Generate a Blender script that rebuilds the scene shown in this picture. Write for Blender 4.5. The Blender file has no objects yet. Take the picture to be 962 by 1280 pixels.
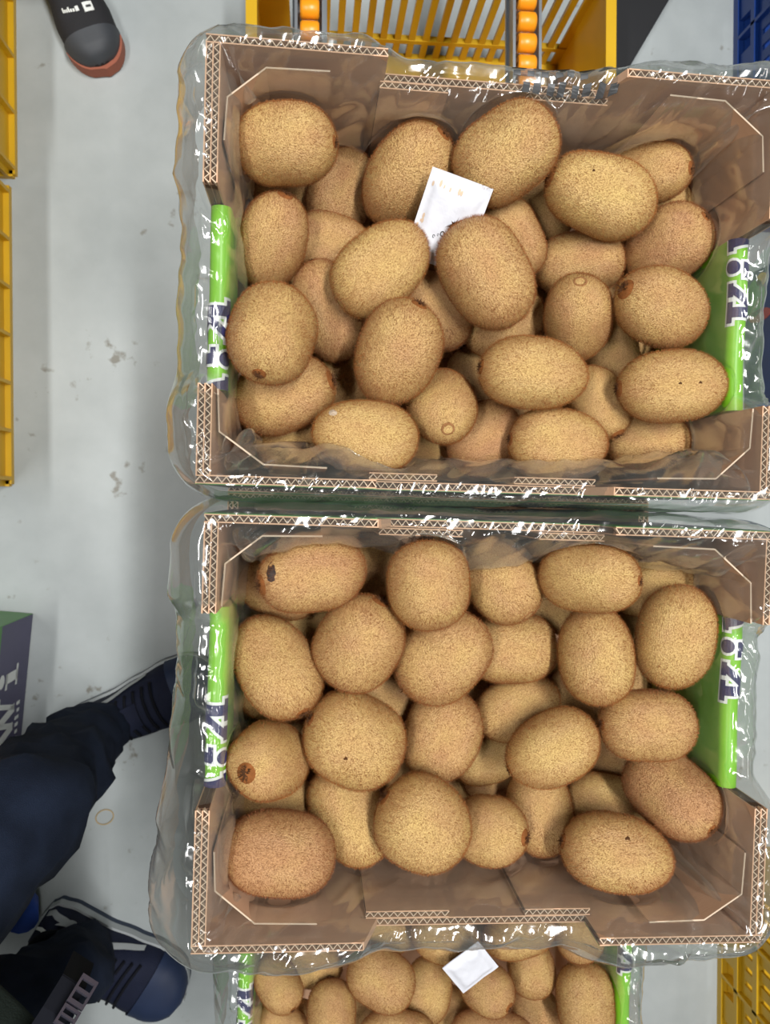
import bpy, bmesh, math, random
from mathutils import Vector, Matrix, Quaternion, noise
random.seed(11)
scene = bpy.context.scene
COL = scene.collection

# ------------------------------------------------------------------ camera
FPX, CAM_H = 960.0, 1.40
NADIR = (391.0, 622.0)
_n = Vector((NADIR[0] - 481, -(NADIR[1] - 640), -FPX)).normalized()
_dz = -_n
_x = Vector((1, 0, 0)); _x = (_x - _dz * _x.dot(_dz)).normalized()
_y = _dz.cross(_x)
CAMROT = Matrix((_x, _y, _dz))            # world = CAMROT @ camera axes
cd = bpy.data.cameras.new('camera'); cam = bpy.data.objects.new('camera', cd); COL.objects.link(cam)
cam.matrix_world = Matrix.Translation((0, 0, CAM_H)) @ CAMROT.to_4x4()
cd.sensor_width = 36.0; cd.lens = FPX / 1280 * 36.0; cd.clip_start = 0.02
scene.camera = cam
cd.dof.use_dof = True; cd.dof.focus_distance = .58; cd.dof.aperture_fstop = 14.0
def at(px, py, z):
    """world point at height z that the photograph shows at pixel px, py"""
    d = CAMROT @ Vector((px - 481, -(py - 640), -FPX))
    t = (z - CAM_H) / d.z
    return Vector((d.x * t, d.y * t, z))

# ------------------------------------------------------------------ light
w = bpy.data.worlds.new('world'); scene.world = w; w.use_nodes = True
w.node_tree.nodes['Background'].inputs[0].default_value = (0.92, 0.96, 1.0, 1)
w.node_tree.nodes['Background'].inputs[1].default_value = 0.04
def strip(name, loc, sx, sy, power):
    l = bpy.data.lights.new(name, 'AREA'); l.shape = 'RECTANGLE'; l.size = sx; l.size_y = sy; l.energy = power
    l.color = (1.0, 0.985, 0.96)
    o = bpy.data.objects.new(name, l); o.location = loc; COL.objects.link(o); return o
strip('ceiling_strip_light', (0.66, 0.30, 3.6), 0.12, 1.6, 205)
strip('ceiling_strip_light', (-1.2, -0.15, 3.6), 0.12, 1.6, 95)
strip('ceiling_strip_light', (2.9, -0.6, 3.6), 0.12, 3.0, 40)
strip('ceiling_strip_light', (0.7, -3.3, 3.6), 0.12, 2.4, 30)
vs = scene.view_settings
vs.view_transform = 'Standard'; vs.look = 'None'; vs.gamma = 1.0; vs.use_curve_mapping = False
vs.exposure = -0.85

# ------------------------------------------------------------------ helpers
def tag(o, label=None, cat=None, group=None, kind=None):
    if label: o['label'] = label
    if cat: o['category'] = cat
    if group: o['group'] = group
    if kind: o['kind'] = kind
    return o
def empty(name, loc=(0, 0, 0), rz=0.0):
    o = bpy.data.objects.new(name, None); o.location = loc; o.rotation_euler = (0, 0, rz)
    o.empty_display_size = 0.05; COL.objects.link(o); return o
def link(name, me, parent=None):
    o = bpy.data.objects.new(name, me); COL.objects.link(o)
    if parent is not None: o.parent = parent
    return o
class MB:
    def __init__(s): s.v = []; s.f = []; s.m = []
    def face(s, pts, m=0):
        i = len(s.v); s.v += [tuple(p) for p in pts]; s.f.append(tuple(range(i, i + len(pts)))); s.m.append(m)
    def box(s, a, b, m=0, top=None):
        x0, y0, z0 = a; x1, y1, z1 = b; i = len(s.v)
        s.v += [(x0,y0,z0),(x1,y0,z0),(x1,y1,z0),(x0,y1,z0),(x0,y0,z1),(x1,y0,z1),(x1,y1,z1),(x0,y1,z1)]
        for k, q in enumerate(((3,2,1,0),(4,5,6,7),(0,1,5,4),(1,2,6,5),(2,3,7,6),(3,0,4,7))):
            s.f.append(tuple(i + j for j in q)); s.m.append(top if (k == 1 and top is not None) else m)
    def prism(s, poly, z0, z1, m=0, top=None):
        """vertical prism over a ccw xy polygon"""
        n = len(poly); i = len(s.v)
        s.v += [(p[0], p[1], z0) for p in poly] + [(p[0], p[1], z1) for p in poly]
        s.f.append(tuple(range(i + n - 1, i - 1, -1))); s.m.append(m)
        s.f.append(tuple(range(i + n, i + 2 * n))); s.m.append(m if top is None else top)
        for k in range(n):
            j = (k + 1) % n; s.f.append((i + k, i + j, i + n + j, i + n + k)); s.m.append(m)
    def prism_axis(s, poly, axis, c0, c1, m=0):
        """prism over a polygon in the plane across `axis` ('x': (y,z), 'y': (x,z))"""
        n = len(poly); i = len(s.v)
        for c in (c0, c1):
            for p in poly: s.v.append((c, p[0], p[1]) if axis == 'x' else (p[0], c, p[1]))
        s.f.append(tuple(range(i, i + n))); s.f.append(tuple(range(i + 2 * n - 1, i + n - 1, -1))); s.m += [m, m]
        for k in range(n):
            j = (k + 1) % n; s.f.append((i + j, i + k, i + n + k, i + n + j)); s.m.append(m)
    def grid(s, rows, closed=False, m=0):
        i = len(s.v); R = len(rows); Cn = len(rows[0])
        for r in rows: s.v += [tuple(p) for p in r]
        for a in range(R - 1):
            for b in range(Cn if closed else Cn - 1):
                c = (b + 1) % Cn
                s.f.append((i + a*Cn + b, i + a*Cn + c, i + (a+1)*Cn + c, i + (a+1)*Cn + b)); s.m.append(m)
    def ribbon(s, pts, th, z0, z1, m=0):
        """thin upright sheet following an xy polyline"""
        n = len(pts); L = []; R = []
        for k in range(n):
            a = Vector(pts[max(k-1, 0)][:2]); b = Vector(pts[min(k+1, n-1)][:2]); d = (b - a)
            d = d.normalized() if d.length > 1e-9 else Vector((1, 0)); nn = Vector((-d.y, d.x)) * th / 2
            p = Vector(pts[k][:2]); L.append(p + nn); R.append(p - nn)
        rows = [[(p.x, p.y, z0) for p in R], [(p.x, p.y, z1) for p in R], [(p.x, p.y, z1) for p in L], [(p.x, p.y, z0) for p in L]]
        i = len(s.v)
        for r in rows: s.v += r
        for a in range(3):
            for b in range(n - 1):
                s.f.append((i + a*n + b, i + a*n + b+1, i + (a+1)*n + b+1, i + (a+1)*n + b)); s.m.append(m if a != 1 else getattr(s, 'top', m))
        for b in (0, n - 1): s.f.append((i + b, i + n + b, i + 2*n + b, i + 3*n + b)); s.m.append(m)
    def tube(s, path, radii, seg=12, m=0, flat=1.0):
        rows = []
        prev = None
        for k, p in enumerate(path):
            p = Vector(p); a = Vector(path[max(k-1, 0)]); b = Vector(path[min(k+1, len(path)-1)])
            d = (b - a).normalized()
            if prev is None:
                u = d.orthogonal().normalized()
            else:
                u = (prev - d * prev.dot(d)).normalized()
            prev = u; v = d.cross(u); r = radii[k] if hasattr(radii, '__len__') else radii
            rows.append([p + (u * math.cos(2*math.pi*t/seg) + v * flat * math.sin(2*math.pi*t/seg)) * r for t in range(seg)])
        s.grid(rows, closed=True, m=m)
        s.face(list(reversed(rows[0])), m); s.face(rows[-1], m)
    def mesh(s, name, mats, smooth=False, bevel=0):
        me = bpy.data.meshes.new(name); me.from_pydata(s.v, [], s.f)
        for mt in (mats if isinstance(mats, (list, tuple)) else [mats]): me.materials.append(mt)
        for p, k in zip(me.polygons, s.m): p.material_index = k
        if smooth or bevel:
            bm = bmesh.new(); bm.from_mesh(me); bmesh.ops.remove_doubles(bm, verts=bm.verts, dist=1e-6)
            bmesh.ops.recalc_face_normals(bm, faces=bm.faces)
            if bevel: bmesh.ops.bevel(bm, geom=list(bm.edges), offset=bevel, segments=2, profile=0.6, affect='EDGES', clamp_overlap=True)
            bm.to_mesh(me); bm.free()
        if smooth:
            me.polygons.foreach_set('use_smooth', [True] * len(me.polygons))
        me.update(); return me
    def build(s, name, mats, parent=None, smooth=False, bevel=0):
        return link(name, s.mesh(name, mats, smooth, bevel), parent)

# ------------------------------------------------------------------ materials
def hexlin(r, g, b):
    f = lambda c: (c/255/12.92) if c/255 <= 0.04045 else ((c/255 + 0.055)/1.055)**2.4
    return (f(r), f(g), f(b), 1.0)
def newmat(name):
    m = bpy.data.materials.new(name); m.use_nodes = True
    nt = m.node_tree; return m, nt, nt.nodes['Principled BSDF']
def N(nt, t, **kw):
    n = nt.nodes.new(t)
    for k, v in kw.items(): setattr(n, k, v)
    return n
def noisy(name, c1, c2, scale=20, rough=0.6, bump=0.0, bscale=None, metal=0.0, spec=0.5, stretch=None, detail=4, rot=None):
    m, nt, b = newmat(name)
    tc = N(nt, 'ShaderNodeTexCoord'); mp = N(nt, 'ShaderNodeMapping'); nt.links.new(tc.outputs['Object'], mp.inputs[0])
    if stretch: mp.inputs['Scale'].default_value = stretch
    if rot: mp.inputs['Rotation'].default_value = rot
    n = N(nt, 'ShaderNodeTexNoise'); n.inputs['Scale'].default_value = scale; n.inputs['Detail'].default_value = detail
    nt.links.new(mp.outputs[0], n.inputs['Vector'])
    r = N(nt, 'ShaderNodeValToRGB'); r.color_ramp.elements[0].position = .3; r.color_ramp.elements[1].position = .7
    r.color_ramp.elements[0].color = c1; r.color_ramp.elements[1].color = c2
    nt.links.new(n.outputs[0], r.inputs[0]); nt.links.new(r.outputs[0], b.inputs['Base Color'])
    b.inputs['Roughness'].default_value = rough; b.inputs['Metallic'].default_value = metal
    b.inputs['Specular IOR Level'].default_value = spec
    if bump:
        n2 = N(nt, 'ShaderNodeTexNoise'); n2.inputs['Scale'].default_value = bscale or scale * 3; n2.inputs['Detail'].default_value = 3
        nt.links.new(mp.outputs[0], n2.inputs['Vector'])
        bp = N(nt, 'ShaderNodeBump'); bp.inputs['Strength'].default_value = bump; bp.inputs['Distance'].default_value = 0.002
        nt.links.new(n2.outputs[0], bp.inputs['Height']); nt.links.new(bp.outputs[0], b.inputs['Normal'])
    return m
def two(r, g, b, d=0.88):
    c = hexlin(r, g, b); return (c[0]*d, c[1]*d, c[2]*d, 1), c
M = {}
M['card'] = noisy('brown_cardboard', *two(204, 166, 136, .88), scale=14, rough=.85, bump=.12, bscale=300, spec=.2, stretch=(1, 1, 3))
M['core'] = noisy('cardboard_core', *two(96, 74, 60), scale=40, rough=.9, spec=.1)
M['flute'] = noisy('flute_paper', *two(205, 184, 160), scale=60, rough=.85, spec=.2)
M['edge'] = noisy('pale_board_edge', *two(192, 174, 152), scale=60, rough=.8, spec=.2)
M['green'] = noisy('green_print', *two(128, 196, 40, .92), scale=30, rough=.38, spec=.5)
M['dgreen'] = noisy('dark_green_print', *two(66, 140, 44, .9), scale=30, rough=.4, spec=.5)
M['navy'] = noisy('navy_print', *two(48, 46, 92), scale=30, rough=.35)
M['navyp'] = noisy('purple_navy_print', *two(66, 60, 100, .9), scale=25, rough=.4)
M['white'] = noisy('white_print', *two(235, 238, 235, .95), scale=30, rough=.4)
M['yellow'] = noisy('yellow_plastic', *two(214, 170, 26, .88), scale=12, rough=.42, bump=.03, bscale=80)
M['blue'] = noisy('blue_plastic', *two(22, 62, 140), scale=14, rough=.42)
M['blackp'] = noisy('black_plastic', *two(34, 35, 38), scale=20, rough=.5)
M['orange'] = noisy('orange_roller_plastic', *two(250, 160, 30, .92), scale=20, rough=.35)
M['alu'] = noisy('aluminium', *two(190, 196, 202, .9), scale=30, rough=.32, metal=.85, stretch=(1, .05, 1))
M['steel'] = noisy('dark_steel', *two(90, 94, 98), scale=30, rough=.45, metal=.8)
M['sachet'] = noisy('white_sachet_paper', *two(208, 210, 218, .94), scale=45, rough=.55, bump=.3, bscale=160)
M['rust'] = noisy('sachet_dust', *two(205, 180, 155), scale=60, rough=.8)
M['ink'] = noisy('black_ink', *two(28, 28, 30), scale=30, rough=.5)
M['inkgrey'] = noisy('grey_ink', *two(70, 72, 74), scale=30, rough=.5)
M['denim'] = noisy('navy_denim', *two(34, 43, 62, .55), scale=22, rough=.9, bump=.5, bscale=900, spec=.15)
M['dark_trouser'] = noisy('black_trouser_cloth', *two(27, 29, 34, .8), scale=25, rough=.95, bump=.3, bscale=700, spec=.1)
M['jacket'] = noisy('dark_green_cloth', *two(38, 46, 42, .8), scale=18, rough=.9, bump=.35, bscale=600, spec=.15)
M['shoe'] = noisy('navy_shoe_fabric', *two(28, 34, 56, .75), scale=35, rough=.75, bump=.4, bscale=500, spec=.25)
M['shoe_dark'] = noisy('black_shoe_lining', *two(22, 24, 32), scale=35, rough=.9, spec=.2)
M['toe'] = noisy('shoe_toe_blue', *two(32, 48, 80, .8), scale=25, rough=.6)
M['sole'] = noisy('grey_white_sole', *two(176, 182, 184), scale=30, rough=.6)
M['sole_navy'] = noisy('navy_sole', *two(44, 56, 78), scale=30, rough=.6)
M['sole_orange'] = noisy('orange_brown_sole', *two(160, 92, 70), scale=30, rough=.7)
M['shoe_black'] = noisy('black_shoe_suede', *two(38, 38, 42, .8), scale=30, rough=.85, bump=.3, bscale=500)
M['shoe_grey'] = noisy('grey_shoe_toe', *two(66, 70, 76, .8), scale=25, rough=.6)
M['chrome'] = noisy('polished_metal', *two(128, 124, 142), scale=10, rough=.25, metal=.8)
M['rubber'] = noisy('tan_rubber', *two(190, 165, 120), scale=30, rough=.6)
M['sock'] = noisy('blue_sock_knit', *two(30, 66, 150), scale=60, rough=.9)
M['red'] = noisy('red_print', *two(170, 70, 60), scale=30, rough=.4)

# floor: pale sealed concrete with scuffs and specks
m, nt, b = newmat('sealed_concrete'); M['floor'] = m
tc = N(nt, 'ShaderNodeTexCoord')
n1 = N(nt, 'ShaderNodeTexNoise'); n1.inputs['Scale'].default_value = 3.2; n1.inputs['Detail'].default_value = 8; n1.inputs['Roughness'].default_value = .6
n2 = N(nt, 'ShaderNodeTexNoise'); n2.inputs['Scale'].default_value = 42; n2.inputs['Detail'].default_value = 3
n3 = N(nt, 'ShaderNodeTexNoise'); n3.inputs['Scale'].default_value = 7; n3.inputs['Detail'].default_value = 2
for n in (n1, n2, n3): nt.links.new(tc.outputs['Object'], n.inputs['Vector'])
r1 = N(nt, 'ShaderNodeValToRGB'); r1.color_ramp.elements[0].position = .35; r1.color_ramp.elements[1].position = .68
r1.color_ramp.elements[0].color = hexlin(158, 165, 166); r1.color_ramp.elements[1].color = hexlin(182, 189, 190)
nt.links.new(n1.outputs[0], r1.inputs[0])
ml = N(nt, 'ShaderNodeMath', operation='MULTIPLY'); nt.links.new(n2.outputs[0], ml.inputs[0]); nt.links.new(n3.outputs[0], ml.inputs[1])
r2 = N(nt, 'ShaderNodeValToRGB'); r2.color_ramp.elements[0].position = .375; r2.color_ramp.elements[1].position = .45
r2.color_ramp.elements[0].color = (0, 0, 0, 1); r2.color_ramp.elements[1].color = (.75, .75, .75, 1)
nt.links.new(ml.outputs[0], r2.inputs[0])
mx = N(nt, 'ShaderNodeMix', data_type='RGBA'); nt.links.new(r2.outputs[0], mx.inputs['Factor'])
nt.links.new(r1.outputs[0], mx.inputs['A']); mx.inputs['B'].default_value = hexlin(112, 106, 92)
nt.links.new(mx.outputs['Result'], b.inputs['Base Color'])
b.inputs['Roughness'].default_value = .42; b.inputs['Specular IOR Level'].default_value = .35

# kiwi skin and fuzz: object property "tint" shifts from golden to reddish brown
def kiwi_mat(name, gold, brown, fine):
    m, nt, b = newmat(name)
    at_ = N(nt, 'ShaderNodeAttribute', attribute_type='OBJECT', attribute_name='tint')
    tc = N(nt, 'ShaderNodeTexCoord'); oi = N(nt, 'ShaderNodeObjectInfo')
    ad = N(nt, 'ShaderNodeVectorMath', operation='MULTIPLY_ADD')
    cb = N(nt, 'ShaderNodeCombineXYZ')
    for k in range(3): nt.links.new(oi.outputs['Random'], cb.inputs[k])
    nt.links.new(cb.outputs[0], ad.inputs[0]); ad.inputs[1].default_value = (37, 37, 37); nt.links.new(tc.outputs['Object'], ad.inputs[2])
    n1 = N(nt, 'ShaderNodeTexNoise'); n1.inputs['Scale'].default_value = 1.4; n1.inputs['Detail'].default_value = 3
    nt.links.new(ad.outputs[0], n1.inputs['Vector'])
    mr = N(nt, 'ShaderNodeMapRange'); mr.inputs[1].default_value = .3; mr.inputs[2].default_value = .7; mr.inputs[3].default_value = -.28; mr.inputs[4].default_value = .28
    nt.links.new(n1.outputs[0], mr.inputs[0])
    sm = N(nt, 'ShaderNodeMath', operation='ADD', use_clamp=True); nt.links.new(at_.outputs['Fac'], sm.inputs[0]); nt.links.new(mr.outputs[0], sm.inputs[1])
    mx = N(nt, 'ShaderNodeMix', data_type='RGBA'); nt.links.new(sm.outputs[0], mx.inputs['Factor'])
    mx.inputs['A'].default_value = gold; mx.inputs['B'].default_value = brown
    n2 = N(nt, 'ShaderNodeTexNoise'); n2.inputs['Scale'].default_value = 34; n2.inputs['Detail'].default_value = 2
    nt.links.new(ad.outputs[0], n2.inputs['Vector'])
    r = N(nt, 'ShaderNodeValToRGB'); r.color_ramp.elements[0].position = .36; r.color_ramp.elements[1].position = .6
    r.color_ramp.elements[0].color = (fine, fine*.93, fine*.85, 1); r.color_ramp.elements[1].color = (1.05, 1.05, 1.05, 1)
    nt.links.new(n2.outputs[0], r.inputs[0])
    mu = N(nt, 'ShaderNodeMix', data_type='RGBA', blend_type='MULTIPLY'); mu.inputs['Factor'].default_value = 1
    nt.links.new(mx.outputs['Result'], mu.inputs['A']); nt.links.new(r.outputs[0], mu.inputs['B'])
    nt.links.new(mu.outputs['Result'], b.inputs['Base Color'])
    b.inputs['Roughness'].default_value = .5; b.inputs['Specular IOR Level'].default_value = .4
    bp = N(nt, 'ShaderNodeBump'); bp.inputs['Strength'].default_value = .35; bp.inputs['Distance'].default_value = .02
    nt.links.new(n2.outputs[0], bp.inputs['Height']); nt.links.new(bp.outputs[0], b.inputs['Normal'])
    return m
M['kiwi'] = kiwi_mat('kiwi_skin', hexlin(204, 174, 110), hexlin(182, 138, 95), .7)
M['fuzz'] = kiwi_mat('kiwi_fuzz', hexlin(156, 100, 42), hexlin(134, 80, 42), .8)
M['kiwi_end'] = noisy('kiwi_stem_scar', *two(150, 108, 70, .8), scale=3, rough=.9, spec=.1)
M['kiwi_tip'] = noisy('kiwi_dried_blossom', *two(84, 56, 36, .7), scale=4, rough=.9, spec=.1)
M['kiwi_bruise'] = noisy('kiwi_dark_bruise', *two(58, 44, 38, .6), scale=5, rough=.7)
M['kiwi_rust'] = noisy('kiwi_rusty_ring', *two(142, 88, 46, .7), scale=9, rough=.85, spec=.15)

# clear film: mostly see-through, glossy, faintly milky
m, nt, b = newmat('clear_film'); M['film'] = m
nt.nodes.remove(b); out = nt.nodes['Material Output']
tr = N(nt, 'ShaderNodeBsdfTransparent'); tr.inputs[0].default_value = (.965, .975, .97, 1)
gl = N(nt, 'ShaderNodeBsdfGlossy'); gl.inputs['Roughness'].default_value = .13; gl.inputs[0].default_value = (1, 1, 1, 1)
tl = N(nt, 'ShaderNodeBsdfDiffuse'); tl.inputs[0].default_value = (.80, .87, .83, 1)
t2 = N(nt, 'ShaderNodeBsdfTranslucent'); t2.inputs[0].default_value = (.80, .87, .83, 1)
a1 = N(nt, 'ShaderNodeMixShader'); a1.inputs[0].default_value = .5; nt.links.new(tl.outputs[0], a1.inputs[1]); nt.links.new(t2.outputs[0], a1.inputs[2])
lw = N(nt, 'ShaderNodeLayerWeight'); lw.inputs[0].default_value = .35
mr = N(nt, 'ShaderNodeMapRange'); nt.links.new(lw.outputs['Facing'], mr.inputs[0]); mr.inputs[3].default_value = .045; mr.inputs[4].default_value = .25
s1 = N(nt, 'ShaderNodeMixShader'); nt.links.new(mr.outputs[0], s1.inputs[0]); nt.links.new(tr.outputs[0], s1.inputs[1]); nt.links.new(a1.outputs[0], s1.inputs[2])
l2 = N(nt, 'ShaderNodeLayerWeight'); l2.inputs[0].default_value = .5
pw = N(nt, 'ShaderNodeMath', operation='POWER'); nt.links.new(l2.outputs['Facing'], pw.inputs[0]); pw.inputs[1].default_value = 3.0
m2 = N(nt, 'ShaderNodeMapRange'); nt.links.new(pw.outputs[0], m2.inputs[0]); m2.inputs[3].default_value = .14; m2.inputs[4].default_value = .85
s2 = N(nt, 'ShaderNodeMixShader'); nt.links.new(m2.outputs[0], s2.inputs[0]); nt.links.new(s1.outputs[0], s2.inputs[1]); nt.links.new(gl.outputs[0], s2.inputs[2])
nt.links.new(s2.outputs[0], out.inputs[0])

# ------------------------------------------------------------------ setting
mb = MB(); mb.box((-4, -4, -.05), (4, 4, 0)); tag(mb.build('floor', M['floor']), kind='structure')
mb = MB(); mb.box((-4, -4, 3.75), (4, 4, 3.8)); tag(mb.build('ceiling', noisy('ceiling_panel', *two(92, 96, 98), scale=3, rough=.8)), kind='structure')

# ------------------------------------------------------------------ lettering: slab-serif strokes as quads, cap height 1
def stroke(p, q, t):
    p = Vector(p); q = Vector(q); d = (q - p).normalized(); n_ = Vector((-d.y, d.x)) * t / 2
    return [p - n_, q - n_, q + n_, p + n_]
def rect(x0, y0, x1, y1): return [Vector((x0, y0)), Vector((x1, y0)), Vector((x1, y1)), Vector((x0, y1))]
def disc(cx, cy, r, n=14): return [Vector((cx + r*math.cos(2*math.pi*k/n), cy + r*math.sin(2*math.pi*k/n))) for k in range(n)]
def glyph(c):
    if c == 'K': return .86, [rect(.12,0,.34,1), rect(0,0,.46,.12), rect(0,.88,.46,1), stroke((.30,.42),(.74,.92),.15), stroke((.38,.52),(.78,.06),.2), rect(.56,.88,.86,1), rect(.60,0,.90,.12)]
    if c == 'i': return .46, [rect(.12,0,.34,.68), rect(0,0,.46,.11), rect(0,.57,.34,.68), disc(.23,.90,.15)]
    if c == 'W': return 1.18, [stroke((.16,.94),(.40,.02),.2), stroke((.40,.02),(.60,.90),.12), stroke((.60,.90),(.80,.02),.2), stroke((.80,.02),(1.02,.94),.11), rect(0,.88,.36,1), rect(.44,.88,.76,1), rect(.86,.88,1.18,1)]
def grow(poly, g):
    c = sum(poly, Vector((0, 0))) / len(poly); n_ = len(poly); o = []
    for k in range(n_):
        a, b_, d = poly[k-1], poly[k], poly[(k+1) % n_]
        e1 = (b_ - a).normalized(); e2 = (d - b_).normalized()
        n1 = Vector((e1.y, -e1.x)); n2_ = Vector((e2.y, -e2.x)); bis = (n1 + n2_)
        if bis.length < 1e-6: bis = n1
        bis = bis.normalized(); o.append(b_ + bis * g / max(.5, bis.dot(n1)))
    return o
def word(txt, gap=.12):
    polys = []; x = 0
    for c in txt:
        wd, ps = glyph(c)
        polys += [[Vector((p.x + x, p.y)) for p in q] for q in ps]; x += wd + gap
    return polys, x - gap
def clip_subdiv(poly, nx=6):
    """cut a polygon into strips along its second axis so that it can follow a bend"""
    ys = [p.y for p in poly]; y0, y1 = min(ys), max(ys); n_ = max(1, int((y1 - y0) / .06)); res = []
    for k in range(n_):
        a = y0 + (y1-y0)*k/n_; b_ = y0 + (y1-y0)*(k+1)/n_; q = list(poly)
        for lim, sg in ((a, 1), (b_, -1)):
            r = []
            for i in range(len(q)):
                p, s = q[i-1], q[i]; ip = (p.y - lim)*sg >= -1e-9; is_ = (s.y - lim)*sg >= -1e-9
                if ip != is_:
                    t = (lim - p.y)/(s.y - p.y); r.append(p + (s - p)*t)
                if is_: r.append(s)
            q = r
            if len(q) < 3: break
        if len(q) >= 3: res.append(q)
    return res

# ------------------------------------------------------------------ the kiwi cartons
HX, HY, BH = .206, .151, .205
LOW0, LOW1, LOWZ = -.083, .052, .038      # span and drop of the low middle of the end walls
def lin(a, b, n_): return [a + (b - a) * k / (n_ - 1) for k in range(n_)]
def zigzag(p0, p1, amp, period):
    p0 = Vector(p0); p1 = Vector(p1); d = (p1 - p0); L = d.length; d.normalize(); n_ = Vector((-d.y, d.x))
    k = max(2, int(L / period * 2)); pts = []
    for i in range(k + 1):
        s = (1 if i % 2 else -1) * amp
        c = p0 + d * (L * i / k)
        pts.append(c + n_ * s)
    return pts
def wall_mesh(p0, p1, th, z0, z1, mb, fl, plies=1, jitter=0):
    """a piece of corrugated wall from p0 to p1 (xy), top edge open with flutes"""
    p0 = Vector(p0); p1 = Vector(p1); d = (p1 - p0).normalized(); n_ = Vector((-d.y, d.x))
    lt = .0009
    offs = [-th/2 + lt/2 + (th - lt) * k / plies for k in range(plies + 1)]
    for o in offs:
        mb.ribbon([p0 + n_*o, p1 + n_*o], lt, z0, z1)
    q = [p0 - n_*(th/2 - lt), p1 - n_*(th/2 - lt), p1 + n_*(th/2 - lt), p0 + n_*(th/2 - lt)]
    mb.prism(q, z0, z1 - .0045, 1)
    for k in range(plies):
        c = (offs[k] + offs[k+1]) / 2; amp = (offs[k+1] - offs[k]) / 2 - .0006
        fl.ribbon(zigzag(p0 + n_*c, p1 + n_*c, amp, .0058), .0009, z1 - .0055, z1 - .0004)
def flap_profile(s):
    """point on the rolled printed flap: s = distance from the inner lower edge, over the top, to the outer base; gives (inset from outer face, z)"""
    r = .0075; top = BH - LOWZ; inner = .052
    if s < inner: return 2*r, top - r - inner + s
    s -= inner
    if s < math.pi*r:
        a = s / r; return r + r*math.cos(a), top - r + r*math.sin(a)
    s -= math.pi*r
    return 0.0, top - r - s
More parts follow.
